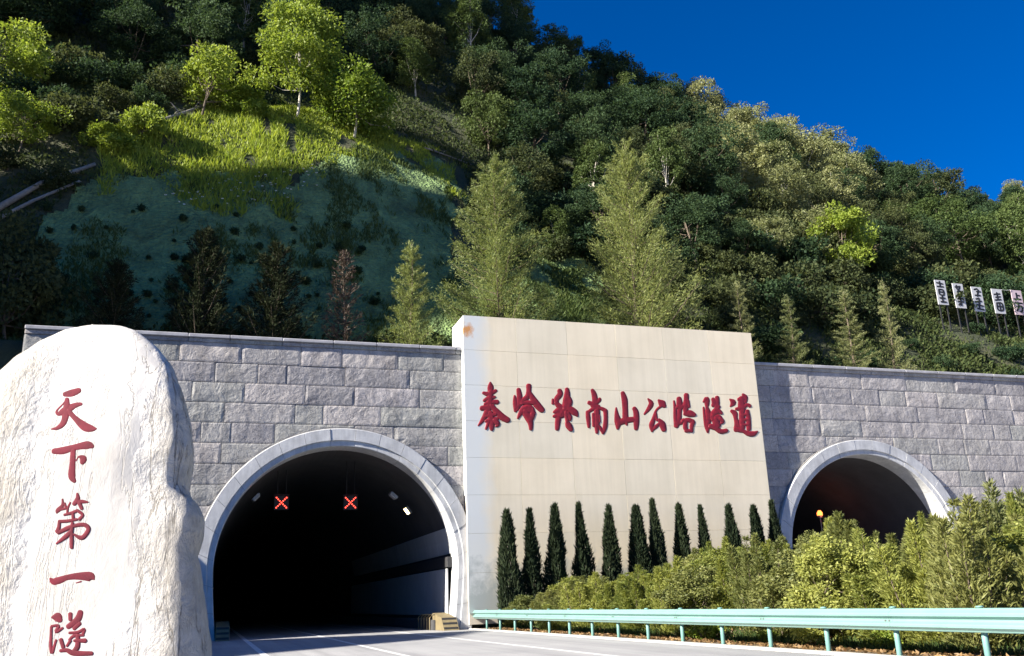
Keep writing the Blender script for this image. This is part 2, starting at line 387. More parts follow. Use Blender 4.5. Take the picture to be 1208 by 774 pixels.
tag(MB().box(-900, 900, -900, 900, -1.2, -.012).obj('ground', M['ground']), kind='structure')
rb = MB(); rb.add([(-40, -60, 0), (11.25, -60, 0), (11.25, D - .2, 0), (-40, D - .2, 0)], [(0, 1, 2, 3)])
rb.add([(-.2, D - .2, 0), (11.1, D - .2, 0), (11.1, D + 150, 0), (-.2, D + 150, 0)], [(0, 1, 2, 3)])
road = tag(rb.obj('road', M['road']), kind='structure')
rb = MB(); rb.add([(28.4, -60, .05), (40.4, -60, .05), (40.4, D + 150, .05), (28.4, D + 150, .05)], [(0, 1, 2, 3)])
tag(rb.obj('road', M['road']), kind='structure')
for x, w in ((1.5, .09), (4.6, .075), (8.15, .09)):
    MB().add([(x - w, 0, .005), (x + w, 0, .005), (x + w, D + 90, .005), (x - w, D + 90, .005)], [(0, 1, 2, 3)]).obj('lane_marking', M['line'], road)
MB().box(11.25, 11.62, -60, D - .3, -.2, .03, .02).obj('road_edge_strip', M['concrete'], road)

def bank_z(x, y):
    return .02 + .75 * sst(12.4, 16.5, x) * (1 - sst(26, 28.2, x)) + .10 * fbm(x / 1.4, y / 1.4, 0, 5, 3) * sst(11.7, 13, x)
bx_, by_ = np.meshgrid(np.linspace(11.6, 28.6, 70), np.linspace(-20, D + .3, 150), indexing='ij')
V = np.stack([bx_, by_, bank_z(bx_, by_)], -1).reshape(-1, 3); ii, jj = np.meshgrid(np.arange(69), np.arange(149), indexing='ij'); a = (ii * 150 + jj).ravel()
tag(link('planted_bank', mesh_np('planted_bank', V, np.stack([a, a + 150, a + 151, a + 1], -1), 4, M['soil'], True)), kind='structure')

# ------------------------------------------------------------------ portal walls with arches
ZTOP = 13.35; ZC = 2.9; RI = 5.4; RO = 6.22
def ring_xy(cx, R, s):
    """s: arc param from left foot over the crown to the right foot"""
    foot = ZC; L = PI * R; tot = 2 * foot + L; q = s * tot
    if q < foot: return (cx - R + .25 * (1 - q / foot) ** 1.5, q)
    if q > foot + L: k = (q - foot - L) / foot; return (cx + R - .25 * k ** 1.5, foot * (1 - k))
    a = PI - (q - foot) / R; return (cx + R * math.cos(a), ZC + R * math.sin(a))
def hole_top(cx, x):
    d = abs(x - cx); return ZC + math.sqrt(max(0, (RO - .1) ** 2 - d * d)) if d < RO - .1 else -1
def block_mesh(x0, x1, z0, z1, cx, seed, slant=None):
    nx = max(6, int((x1 - x0) / .3)); nz = 5
    r = random.Random(seed); V = []; 
    us = [0, .05] + [.05 + .9 * i / (nx - 3) for i in range(1, nx - 3)] + [.95, 1]; nx = len(us); ws = [0, .08, .36, .64, .92, 1]; nz = len(ws)
    bulge = r.uniform(.0, .032); off = r.uniform(-.015, .015); ox = r.uniform(0, 50)
    front = []
    for w in ws:
        for u in us:
            x = x0 + (x1 - x0) * u; z = z0 + (z1 - z0) * w
            e = min(u * (x1 - x0), (1 - u) * (x1 - x0), w * (z1 - z0), (1 - w) * (z1 - z0))
            y = D - .02 + off
            if e < .005: y += .014
            elif e > .1: y -= max(0, bulge * (.6 + 1.0 * float(fbm(x * 1.1 + ox, z * 1.6, 3.1, 4, 3))))
            dx, dz = x - cx, z - ZC; rr = math.hypot(dx, dz) if dz > 0 else abs(dx)
            if rr < RO + .03:
                if dz > 0: x = cx + dx / rr * (RO + .03); z = ZC + dz / rr * (RO + .03)
                else: x = cx + math.copysign(RO + .03, dx)
                y = min(y, D + .0) + .02
            front.append((x, y, z))
    mb = MB(); n = nx * nz
    back = []
    bl = [i for i in range(nx)] + [j * nx + nx - 1 for j in range(1, nz)] + [(nz - 1) * nx + i for i in range(nx - 2, -1, -1)] + [j * nx for j in range(nz - 2, 0, -1)]
    f = [(j * nx + i, j * nx + i + 1, (j + 1) * nx + i + 1, (j + 1) * nx + i) for j in range(nz - 1) for i in range(nx - 1)]
    for k, i in enumerate(bl): back.append((front[i][0], D + .12, front[i][2]))
    for k in range(len(bl)): q = (k + 1) % len(bl); f.append((bl[k], n + k, n + q, bl[q]))
    mb.add(front + back, f); return mb
def portal_wall(x0, x1, cx, label, slant_left):
    root = empty('tunnel_portal', (cx, D, 0)); tag(root, label, 'wall'); MI = Matrix.Translation((-cx, -D, 0))
    def put(mb, name, mt, par=root, smooth=False):
        mb.v = [(p[0] - cx, p[1] - D, p[2]) for p in mb.v]; return mb.obj(name, mt, par, smooth)
    # core with the tunnel opening
    edges = sorted(set([x0, x1] + list(np.linspace(cx - RO + .1, cx + RO - .1, 41)))); mb = MB()
    for a, b in zip(edges[:-1], edges[1:]):
        za, zb = hole_top(cx, a + 1e-6), hole_top(cx, b - 1e-6)
        inside = abs((a + b) / 2 - cx) < RO - .1
        za, zb = (max(za, 0), max(zb, 0)) if inside else (-.3, -.3)
        yf, yb = D + .06, D + 1.15; sl = 0.45 if (slant_left and a == x0) else 0
        mb.add([(a + (sl if 0 else 0), yf, za), (b, yf, zb), (b, yf, ZTOP - .3), (a, yf, ZTOP - .3), (a, yb, za), (b, yb, zb), (b, yb, ZTOP - .3), (a, yb, ZTOP - .3)],
               [(0, 1, 2, 3), (5, 4, 7, 6), (0, 4, 5, 1), (3, 2, 6, 7)] + ([(0, 3, 7, 4)] if a == x0 else []) + ([(1, 5, 6, 2)] if b == x1 else []))
    put(mb, 'wall_core', M['mortar'])
    # courses of rock-faced blocks
    hs_ = .925; z = ZTOP - .34; c = 0; r = random.Random(int(cx * 10))
    while z > .05:
        zl = max(z - hs_, 0); x = x0 + (.55 * (ZTOP - z) / ZTOP * -1.2 if slant_left else 0); xstart = x
        x = xstart; first = True
        while x < x1 - .05:
            w = r.choice([1.3, 1.9, 2.3, 2.7, 3.1, 3.6]) * (r.uniform(.5, 1) if first else 1); first = False
            xe = min(x + w, x1)
            if x1 - xe < .7: xe = x1
            g = .010
            # fully inside the opening?
            pts = [(px_, pz_) for px_ in np.linspace(x, xe, 9) for pz_ in (zl, (zl + z) / 2, z)]
            outs = [math.hypot(px_ - cx, max(pz_ - ZC, 0)) > RO + .06 for px_, pz_ in pts]
            if any(outs):
                a_, b_ = x, xe
                # trim a block whose low part spans the opening so that it ends at the arch
                if zl < ZC + .2:
                    if a_ < cx - RO < b_ : b_ = min(b_, cx - RO + .3)
                    elif a_ < cx + RO < b_: a_ = max(a_, cx + RO - .3)
                put(block_mesh(a_ + g, b_ - g, zl + g, z - g, cx, int(x * 100) + c * 999), 'stone_block', M['granite'])
            x = xe
        z -= hs_; c += 1
    # coping: a moulded course under flat cap stones
    x = x0 - (.0 if slant_left else 0); r2 = random.Random(5)
    while x < x1 - .05:
        xe = min(x + r2.uniform(1.8, 2.4), x1); dy = r2.uniform(-.012, .012)
        put(MB().box(x + .008, xe - .008, D - .06 + dy, D + 1.1, ZTOP - .335, ZTOP - .15, .02), 'moulding_stone', M['granite'])
        put(MB().box(x + .008, xe - .008, D - .17 + dy, D + 1.2, ZTOP - .145, ZTOP + .02 + dy, .025), 'coping_stone', M['coping'])
        x = xe
    # arch ring
    nb = 96; mb = MB(); V = []; fs = []
    for k in range(nb + 1):
        s = k / nb; o = ring_xy(cx, RO + .05, s); i = ring_xy(cx, RI + .1, s)
        V += [(o[0], D - .1, o[1]), (i[0], D - .1, i[1]), (i[0], D + 1.1, i[1]), (o[0], D + 1.1, o[1])]
    for k in range(nb):
        for q in range(4): fs.append((k * 4 + q, k * 4 + (q + 1) % 4, k * 4 + 4 + (q + 1) % 4, k * 4 + 4 + q))
    ring = put(mb.add(V, fs), 'arch_ring', M['mortar'])
    ns = 21
    for k in range(ns):
        V = []; fs = []; sub = 5; dd = random.Random(k + int(cx)).uniform(-.012, .012)
        prof = [(RO, D + .2), (RO, D - .22 + dd), (RO - .03, D - .25 + dd), (RI + .27, D - .25 + dd), (RI + .25, D - .17 + dd), (RI + .03, D - .17 + dd), (RI, D - .14 + dd), (RI, D + 1.05)]
        for j in range(sub + 1):
            s = (k + j / sub) / ns; s = s + (.0003 if j == 0 else (-.0003 if j == sub else 0))
            for R_, y_ in prof: p = ring_xy(cx, R_, s); V.append((p[0], y_, p[1]))
        n = len(prof)
        for j in range(sub):
            for q in range(n - 1): fs.append((j * n + q, j * n + q + 1, (j + 1) * n + q + 1, (j + 1) * n + q))
        fs += [tuple(range(n)), tuple(reversed(range(sub * n, (sub + 1) * n)))]
        put(MB().add(V, fs), 'arch_stone', M['ring'], ring)
    return root
CL, CR = 5.45, 34.4
portal_wall(-8.3, 11.25, CL, 'grey rock-faced stone wall around the large left tunnel arch', True)
portal_wall(27.35, 62., CR, 'grey rock-faced stone wall around the right tunnel arch behind the hedge', False)

# ------------------------------------------------------------------ tunnels
def tunnel(cx, label, panels):
    root = empty('tunnel', (cx, D, 0)); tag(root, label, 'tunnel')
    nb = 64; R_ = RI + .08; L = 150; V = []; fs = []
    for y in (D + .3, D + 20, D + L):
        for k in range(nb + 1): p = ring_xy(cx, R_, k / nb); V.append((p[0] - cx, y - D, p[1]))
    for a in range(2):
        for k in range(nb): q = a * (nb + 1) + k; fs.append((q, q + 1, q + nb + 2, q + nb + 1))
    fs.append(tuple(range(2 * (nb + 1), 3 * (nb + 1))))
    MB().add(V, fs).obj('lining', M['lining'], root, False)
    if panels:
        for k in range(26):
            y = 1.1 + k * 1.22
            MB().box(R_ - .30, R_ - .24, y + .012, y + 1.2, .62, 2.75, .008).obj('wall_panel', M['wpanel'], root)
        for k in range(13):
            y = 1.1 + k * 2.44; a0, a1 = math.asin(.55 / R_), math.asin(1.75 / R_)
            P = [((R_ - .08) * math.cos(q), ZC + (R_ - .08) * math.sin(q)) for q in (a0, (a0 + a1) / 2, a1)]; v = []
            for yy in (y + .015, y + 2.42):
                for (X, Z) in P: v += [(X, yy, Z), (X + .05, yy, Z)]
            MB().add(v, [(0, 2, 8, 6), (2, 4, 10, 8), (1, 7, 9, 3), (3, 9, 11, 5), (0, 6, 7, 1), (4, 5, 11, 10), (0, 1, 3, 2), (2, 3, 5, 4), (6, 8, 9, 7), (8, 10, 11, 9)]).obj('upper_wall_panel', M['wpanel'], root)
        MB().box(R_ - .34, R_ - .02, .9, 33, 2.80, 3.28, .02).obj('cable_tray', M['band'], root)
        MB().box(R_ - 1.0, R_ - .22, .9, 60, 0, .45, .02).obj('walkway', M['lining'], root)
    return root
tunnel(CL, 'dark road tunnel bore behind the large left arch', True)
tunnel(CR, 'dim tunnel bore behind the right arch with an orange glow', False)

# red lane signals
for px, lab in ((332, 'lane signal with red cross, left of the two in the tunnel mouth'), (413.5, 'lane signal with red cross, right of the two in the tunnel mouth')):
    p = onY(px, 593, 46.0); r = tag(empty('lane_signal', p), lab, 'signal', 'lane signals in the left tunnel')
    ho_ = MB().box(-.36, .36, 0, .16, -.36, .36, .02).obj('housing', M['black'], r)
    top = ZC + math.sqrt(RI ** 2 - (p[0] - CL) ** 2) - p[2] + .05
    MB().tube([(-.2, .08, .36), (-.2, .08, top)], .025, 6).tube([(.2, .08, .36), (.2, .08, top)], .025, 6).obj('hanger', M['black'], r)
    for sg in (-1, 1):
        for k in range(7):
            t_ = -.24 + k * .08
            MB().box(t_ - .026, t_ + .026, -.012 - .002 * (sg + 1), .01, sg * t_ - .026, sg * t_ + .026).obj('light_dot', M['redlight'], ho_)
    MB().box(-.40, .40, -.14, .10, .37, .39).obj('visor', M['black'], r)
# lamps on the lining
def lamp(px, py, y, lit, lab):
    p = onY(px, py, y); r = tag(empty('tunnel_lamp', p), lab, 'lamp', 'lamps on the tunnel lining')
    d = Vector((CL - p[0], 0, ZC - p[2])).normalized(); rz = math.atan2(d.x, -d.z)
    o = MB().box(-.22, .22, -.3, .3, 0, .14, .02).obj('housing', M['steel'], r); o.rotation_euler = (0, -rz, 0)
    o = MB().box(-.17, .17, -.25, .25, -.03, .0).obj('diffuser', M['warmlight'] if lit else M['wpanel'], r); o.rotation_euler = (0, -rz, 0)
lamp(480, 603, 47, True, 'lit warm lamp on the right haunch of the large tunnel')
lamp(463, 586, 45, False, 'unlit lamp under the tunnel crown, right of the red crosses')
lamp(303, 588, 45, False, 'unlit lamp under the tunnel crown, left of the red crosses')
for px, py, y in ((373, 654, 120), (331, 676, 150)):
    p = onY(px, py, y); o = MB().box(-.12, .12, -.1, .1, -.1, .1, .03).obj('tunnel_lamp', M['warmlight']); o.location = p
    tag(o, 'tiny lit lamp deep in the dark bore, ' + ('upper right one' if px > 350 else 'lower left one'), 'lamp', 'lamps on the tunnel lining')
# glowing lamp in the right bore
p = onY(967, 606, 49.5); r = tag(empty('warning_lamp', p), 'glowing orange lamp inside the right tunnel behind the hedge', 'lamp')
MB().tube([(0, 0, -.25), (0, 0, -.12)], .16, 10).tube([(0, 0, -p[2] + .05), (0, 0, -.25)], .035, 8).obj('stand', M['steel'], r)
MB().tube([(0, 0, -.12), (0, 0, .05), (0, 0, .2)], [.17, .17, .08], 12).obj('lens', M['orangelight'], r)
pl = bpy.data.lights.new('warning_lamp_light', 'POINT'); pl.energy = 5; pl.color = (1, .16, .05); pl.shadow_soft_size = .2
lo = bpy.data.objects.new('warning_lamp_light', pl); COL.objects.link(lo); lo.parent = r; lo.location = (0, -.4, 0)

# walkway end blocks by the jambs
def end_block(x0, x1, lab, hoops):
    r = tag(empty('walkway_end_block', ((x0 + x1) / 2, D + .1, 0)), lab, 'concrete block'); w = (x1 - x0) / 2
    bk_ = MB().add([(-w, -.9, 0), (w, -.9, 0), (w, 1.4, 0), (-w, 1.4, 0), (-w, -.35, .55), (w, -.35, .55), (w, 1.4, .75), (-w, 1.4, .75)],
             [(3, 2, 1, 0), (4, 5, 6, 7), (0, 1, 5, 4), (1, 2, 6, 5), (2, 3, 7, 6), (3, 0, 4, 7)]).obj('block', M['hazard'], r)
    for k in range(3):
        a = -.85 + k * .2; z = lambda y: (y + .9) / .55 * .55
        MB().add([(-w + .02, a, z(a) + .004), (w - .02, a, z(a) + .004), (w - .02, a + .09, z(a + .09) + .004), (-w + .02, a + .09, z(a + .09) + .004)], [(0, 1, 2, 3)]).obj('stripe', M['black'], bk_)
    if hoops:
        for k in range(5):
            y = .9 + k * .62
            MB().tube([(-w - .25, y, 0), (-w - .25, y, .55), (-w - .1, y, .68), (w * .2, y, .68)], .03, 6).obj('hoop', M['hazard'], r)
end_block(10.0, 10.7, 'ochre sloping kerb block with hoops at the right foot of the arch', True)
end_block(.3, .85, 'ochre sloping kerb block at the left foot of the arch', False)

# ------------------------------------------------------------------ cream name wall
YP = 41.5; PX0, PX1, PZ1 = 11.245, 27.77, 14.92
root = tag(empty('inscription_panel', (PX0, YP, 0)), 'tall cream stone slab wall with nine red raised characters', 'sign wall')
def loc(mb): mb.v = [(p[0] - PX0, p[1] - YP, p[2]) for p in mb.v]; return mb
loc(MB().box(PX0 + .03, PX1 - .03, YP + .04, YP + 2.2, .2, PZ1 - .03)).obj('wall_core', M['joint'], root)
zs = [PZ1]
while zs[-1] > 1.2: zs.append(zs[-1] - 1.78)
nc = 6
for k in range(len(zs) - 1):
    for q in range(nc):
        xa = PX0 + (PX1 - PX0) * q / nc; xb = PX0 + (PX1 - PX0) * (q + 1) / nc; g = .005; dy = random.uniform(-.0015, .0015)
        loc(MB().box(xa + g * (q > 0), xb - g * (q < nc - 1), YP + dy, YP + .06, zs[k + 1] + g, zs[k] - g * (k > 0), .003)).obj('slab', M['slab'], root)
for k in range(5):
    loc(MB().box(PX0, PX0 + .05, YP + .075, YP + 2.2, zs[k + 1] + .006, zs[k] - .006, .005)).obj('side_slab', M['slab'], root)
loc(MB().box(PX0 + .05, PX1, YP + .06, YP + 2.2, PZ1 - .03, PZ1 - .002, .005)).obj('cap_slab', M['slab'], root)
loc(MB().box(PX1 - .03, PX1, YP + .065, YP + 2.2, .3, PZ1 - .035)).obj('side_slab', M['slab'], root)

def stroke(mb, pts, ox, oy, sc, mapf, depth, idx):
    """one brush stroke: pts are (u, v, halfwidth) in lettering units; mapf(u,v,h) -> world"""
    P = np.array(pts, float); 
    if len(P) < 2: return
    Q = []
    for i in range(len(P) - 1):
        p0, p1, p2, p3 = P[max(i - 1, 0)], P[i], P[i + 1], P[min(i + 2, len(P) - 1)]
        for t_ in np.linspace(0, 1, 5, endpoint=False):
            Q.append(.5 * (2 * p1 + (p2 - p0) * t_ + (2 * p0 - 5 * p1 + 4 * p2 - p3) * t_ ** 2 + (3 * p1 - p0 - 3 * p2 + p3) * t_ ** 3))
    Q.append(P[-1]); Q = np.array(Q)
    # round ends
    def unit(a): return a / (np.linalg.norm(a) + 1e-9)
    a, b = Q[0], Q[-1]; da = unit(Q[0, :2] - Q[1, :2]); db = unit(Q[-1, :2] - Q[-2, :2])
    pre = [np.r_[a[:2] + da * a[2] * k, a[2] * w] for k, w in ((.85, .35), (.5, .8))]
    post = [np.r_[b[:2] + db * b[2] * k, b[2] * w] for k, w in ((.5, .8), (.85, .35))]
    Q = np.vstack([pre, Q, post])
    n = len(Q); tang = np.gradient(Q[:, :2], axis=0); tang /= np.linalg.norm(tang, axis=1)[:, None] + 1e-9
    nor = np.stack([-tang[:, 1], tang[:, 0]], 1); V = []; cs = [(-1, 0), (-.86, .7), (-.35, .97), (.35, .97), (.86, .7), (1, 0)]
    for i in range(n):
        for c, h in cs:
            u, v = Q[i, :2] + nor[i] * c * max(Q[i, 2] * 1.4, 1.0); V.append(mapf(ox + u / sc, oy + v / sc, h * depth + idx * .0022 * (h > 0)))
    m_ = len(cs); f = []
    for i in range(n - 1):
        for k in range(m_ - 1): f.append((i * m_ + k, i * m_ + k + 1, (i + 1) * m_ + k + 1, (i + 1) * m_ + k))
    f += [tuple(range(m_)), tuple(range((n - 1) * m_, n * m_))]
    mb.add(V, f)
CH = [  # name wall lettering: origin, scale, strokes
 (560, 445, 11.91, [[(220,75,14),(225,130,36),(225,200,36)],[(120,220,18),(200,235,30),(300,190,22)],[(130,330,18),(210,290,30),(285,280,18)],[(140,380,18),(230,350,26),(320,350,30)],[(95,438,30),(190,420,34),(260,400,26)],[(225,200,28),(210,380,42),(160,520,34),(100,620,24),(48,680,8)],[(230,400,26),(310,480,34),(390,560,40),(470,605,34)],[(130,560,14),(220,530,30),(300,520,22)],[(160,620,20),(250,600,34),(320,590,26)],[(220,500,34),(240,620,44),(240,735,22)],[(200,620,26),(160,725,16)],[(280,610,34),(330,660,26),(300,690,14)]]),
 (600, 448, 11.91, [[(85,225,14),(95,320,30),(100,440,22)],[(140,135,26),(155,230,34),(150,330,34),(120,420,22)],[(95,400,24),(150,360,24),(200,320,18)],[(285,80,32),(285,160,30),(265,240,32),(190,300,28),(150,350,18)],[(290,170,22),(340,260,34),(400,350,42),(475,430,34)],[(190,330,22),(280,320,26),(370,330,24)],[(170,450,28),(230,420,54),(300,420,54),(365,470,20)],[(130,540,14),(170,470,28),(240,400,34)],[(230,450,40),(280,530,44),(310,610,32),(315,695,22)],[(340,410,18),(340,480,34),(300,570,36)]]),
 (645, 450, 11.91, [[(180,125,28),(190,180,34),(140,250,32),(140,310,28)],[(85,250,14),(90,310,20)],[(130,300,24),(190,360,38),(230,380,38)],[(100,430,16),(150,420,40),(210,410,46)],[(95,490,16),(160,480,40),(230,460,42)],[(165,500,34),(155,590,32),(148,670,26)],[(285,105,24),(290,170,34),(280,260,42),(270,350,46),(200,450,28)],[(300,220,28),(330,290,30),(290,360,38)],[(250,380,28),(330,390,36),(400,440,38),(430,480,18)],[(300,440,22),(325,500,28),(330,540,18)],[(285,570,24),(310,620,38),(345,680,28)],[(270,430,24),(290,560,22)]]),
 (685, 453, 11.91, [[(165,85,22),(190,140,32),(205,220,36),(205,300,38)],[(115,260,24),(180,280,30),(265,230,24),(265,205,18)],[(150,310,14),(200,320,36),(260,310,18)],[(100,390,24),(108,480,28),(118,605,18)],[(100,400,18),(190,345,24),(290,345,22),(350,375,26)],[(350,375,28),(355,480,26),(345,600,28),(315,690,20)],[(315,680,18),(270,610,20),(240,580,18)],[(180,420,20),(185,590,18)],[(230,380,36),(230,520,36),(228,600,28),(230,685,18)],[(265,440,10),(270,530,12)]]),
 (720, 456, 12.9, [[(190,95,28),(220,200,40),(230,340,38),(235,500,38),(255,585,14)],[(90,325,12),(100,430,30),(120,540,46),(115,640,20)],[(120,560,36),(220,520,42),(320,505,36),(390,500,36)],[(365,330,28),(395,400,36),(400,540,38),(395,645,28)]]),
 (720, 456, 12.9, [[(575,185,10),(625,260,34),(580,350,28),(520,420,14)],[(735,205,14),(790,260,48),(830,300,28)],[(780,300,18),(720,340,16),(680,400,16)],[(690,400,22),(660,500,28),(630,590,34),(640,680,18)],[(640,670,14),(700,610,26),(740,570,18)],[(690,420,22),(715,520,14)],[(740,500,18),(790,570,42),(820,660,34)]]),
 (790, 458, 13.35, [[(70,200,14),(85,300,22),(95,450,30),(105,600,30)],[(150,160,34),(160,260,42),(160,380,30),(150,500,34),(110,600,32)],[(100,540,28),(180,540,32),(230,500,28)],[(120,300,28),(230,290,36),(300,290,24)],[(265,105,34),(265,180,34),(250,260,38)],[(290,200,22),(310,290,18)],[(250,260,36),(255,360,34)],[(235,400,26),(320,400,46),(395,420,28)],[(200,520,26),(290,500,30),(370,530,32)],[(250,520,30),(250,620,30),(280,680,24)],[(370,530,32),(350,600,28),(350,680,22)],[(250,670,22),(350,670,22)]]),
 (823, 460, 13.35, [[(95,275,14),(110,400,20),(140,560,30),(165,665,18)],[(90,190,12),(145,145,36),(150,230,32),(140,270,18)],[(150,280,24),(170,380,42),(170,500,42)],[(160,520,40),(160,640,24)],[(240,140,24),(270,200,40),(240,250,24)],[(310,115,28),(310,200,34),(300,270,34)],[(340,260,24),(260,360,40),(230,440,36)],[(250,380,34),(330,340,34),(380,370,20)],[(240,460,36),(320,430,40),(360,460,34)],[(280,470,44),(310,560,54)],[(360,450,28),(400,500,24),(370,525,16)],[(200,570,34),(290,600,34),(370,655,32),(460,640,28)]]),
 (857, 460, 13.35, [[(55,145,10),(110,200,40),(65,260,12)],[(80,330,22),(135,370,36),(150,450,28),(170,540,36),(140,630,22),(160,655,10)],[(180,540,28),(220,600,28)],[(260,70,18),(300,120,34),(300,190,24)],[(190,150,24),(260,150,40)],[(240,130,40),(245,260,50),(250,330,44)],[(150,300,18),(240,290,32),(330,235,22),(375,255,24)],[(245,340,36),(250,480,40),(250,610,36)],[(330,330,28),(350,450,30),(355,620,32)],[(240,390,18),(340,390,22)],[(240,470,20),(350,470,20)],[(240,550,18),(350,550,18)],[(130,600,14),(190,630,28),(270,650,24),(350,690,32),(430,690,34),(490,655,12)]]),
]
for i, (ox, oy, sc, st) in enumerate(CH):
    mb = MB()
    for k, s_ in enumerate(st): stroke(mb, s_, ox, oy, sc, lambda u, v, h: (lambda q: (q[0], YP + .02 - h, q[2]))(onY(u, v, YP - .02)), .032, k * .4)
    loc(mb).obj('raised_character', M['red'], root, True)

# ------------------------------------------------------------------ white inscribed stone
YS = 12.0
OUT_R = [(110,381),(140,383),(165,394),(190,418),(205,444),(218,474),(226,510),(228,540),(224,564),(221,580),(226,591),(236,602),(242,615),(240,630),(233,655),(238,688),(243,720),(247,750),(250,774),(254,800),(258,840)]
OUT_L = [(106,381),(75,388),(45,402),(20,420),(0,437),(-25,465),(-48,515),(-62,600),(-68,700),(-70,790),(-72,850)]
def outline(pts):
    W_ = np.array([onY(*p, YS + .45) for p in pts]); return W_[:, 0], W_[:, 2]
rxs, rzs = outline(OUT_R); lxs, lzs = outline(OUT_L)
ztop = max(rzs.max(), lzs.max())
nr, nsg = 130, 150
zrow = ztop - (ztop + .35) * (np.linspace(0, 1, nr) ** 1.35)
zrow[0] = ztop
xr = np.interp(-zrow, -rzs, rxs); xl = np.interp(-zrow, -lzs, lxs)
V = []
th = np.linspace(0, 2 * PI, nsg, endpoint=False)
for i in range(nr):
    c = (xr[i] + xl[i]) / 2; hw = max((xr[i] - xl[i]) / 2, .02); tt = min(1, (ztop - zrow[i]) / 2.0 + .004); f_ = math.sqrt(1 - (1 - tt) ** 2)
    hd = (.85 + .25 * (1 - zrow[i] / ztop)) * f_
    ct, s_ = np.cos(th), np.sin(th); e = .62
    x = c + hw * np.sign(ct) * np.abs(ct) ** .5; y = YS + .55 + hd * np.sign(s_) * np.abs(s_) ** .36
    V.append(np.stack([x, y, np.full(nsg, zrow[i])], -1))
V = np.array(V); 
X_, Y_, Z_ = V[..., 0], V[..., 1], V[..., 2]
nz_ = fbm(X_ * 1.1, Y_ * .8, Z_ * .45, 31, 4)
cell = np.abs(noise3(X_ * 2.2, Y_ * 1.4, Z_ * .5, 77))
fl = np.clip(np.abs(X_ - (-1.55)) / .75, 0, 1) ** 2        # the dressed strip that carries the lettering is smoother
Y_ += np.where(Y_ < YS + .55, -1, 1) * (.05 * nz_ + .02 * (cell - .3)) * (.10 + .90 * fl)
Y_ -= .20 * (X_ + 1.2) * sst(YS + .9, YS + .2, Y_)
X_ += .022 * fbm(X_ * 3, Y_ * 3, Z_ * 2.4, 51, 4)
# the lump at the lower right stands forward of the main face, a crease above it
lump = sst(-.78, -.35, X_ + .06 * np.sin(Z_ * 5)) * sst(2.75, 2.35, Z_ - .25 * X_)
Y_ -= .0 * lump
Vs = np.concatenate([V.reshape(-1, 3), [[(xr[0] + xl[0]) / 2, YS + .55, ztop + .01]]])
base_c = np.array([-1.3, YS + .55, 0]); Vs = Vs - base_c
ii, jj = np.meshgrid(np.arange(nr - 1), np.arange(nsg), indexing='ij'); a = (ii * nsg + jj).ravel(); b = (ii * nsg + (jj + 1) % nsg).ravel()
Fq = [tuple(q) for q in np.stack([a, b, b + nsg, a + nsg], -1).tolist()] + [(len(Vs) - 1, (j + 1) % nsg, j) for j in range(nsg)]
mb = MB(); mb.v = [tuple(p) for p in Vs]; mb.f = Fq
sroot = tag(empty('inscribed_stone', base_c), 'tall white marble boulder with red carved characters in the left foreground', 'stone')
srock = mb.obj('boulder', M['marble'], sroot, True)
bvh = BVHTree.FromPolygons([tuple(Vector(p) + Vector(base_c)) for p in mb.v], mb.f)
def onstone(u, v, h):
    d = Vector(ray(u, v)).normalized(); r_ = bvh.ray_cast(Vector(CAM), d)
    p = r_[0] if r_[0] is not None else Vector(onY(u, v, YS - .2))
    return p - d * (h - .003) - Vector(base_c)
SC = [
 (50, 450, 6.187, [[(160,95,14),(215,85,22),(270,65,16)],[(185,125,6),(150,165,5),(105,215,7),(120,235,14),(180,205,24),(240,175,16),(285,165,10)],[(180,130,14),(175,210,22),(155,300,18),(110,340,12),(65,348,4)],[(190,215,16),(240,270,16),(310,330,26),(365,345,18),(392,345,6)]]),
 (50, 450, 6.187, [[(80,510,16),(150,505,22),(240,480,18),(330,465,24),(365,475,14)],[(225,500,16),(220,600,18),(215,690,22),(235,730,12)],[(245,580,4),(265,550,6),(298,565,22),(290,595,14)]]),
 (50, 575, 10.32, [[(245,145,10),(245,220,18),(190,280,24),(175,310,12)],[(200,275,14),(285,255,14)],[(270,195,14),(290,250,12)],[(340,185,10),(310,250,12),(300,330,10)],[(425,75,12),(430,140,24),(385,205,22)],[(420,170,20),(500,175,18),(555,180,9)],[(450,190,22),(480,260,18)],[(265,335,12),(360,310,16),(430,280,16)],[(440,290,16),(490,335,16),(450,390,18)],[(370,310,16),(375,380,16)],[(200,415,16),(300,410,16),(420,390,14)],[(205,425,16),(200,480,18),(185,540,26)],[(190,555,18),(300,500,22),(400,465,18),(510,455,20),(560,500,22),(530,570,22),(470,615,22),(380,570,9)],[(365,430,16),(355,530,20),(355,640,20),(355,735,18)],[(350,540,22),(270,610,22),(170,685,9)]]),
 (45, 665, 7.1, [[(100,125,8),(140,150,26),(250,115,20),(350,105,26),(440,110,32),(468,130,8)],[(360,150,6),(318,162,4)]]),
 (45, 665, 7.1, [[(115,450,8),(160,450,34),(185,475,20)],[(355,405,20),(330,470,24),(250,530,18)],[(270,420,16),(270,470,14)],[(350,500,14),(300,545,14)],[(110,530,10),(108,620,11),(105,690,12),(112,745,12)],[(150,640,9),(120,745,11)],[(110,525,9),(170,520,10),(150,570,13),(205,540,9)],[(260,580,9),(330,575,11),(385,550,11),(375,590,11)],[(260,640,9),(300,605,11),(380,600,9)],[(190,635,14),(210,700,14)],[(330,600,14),(330,690,18),(300,735,16)],[(240,690,9),(270,645,11)],[(300,645,9),(395,645,16)],[(185,730,11),(240,725,14),(300,750,18),(450,752,14)]]),
]
for (ox, oy, sc, st) in SC:
    mb = MB()
    for k, s_ in enumerate(st): stroke(mb, s_, ox, oy, sc, onstone, .005, k * .12)
    mb.obj('carved_character', M['carved'], sroot, True)

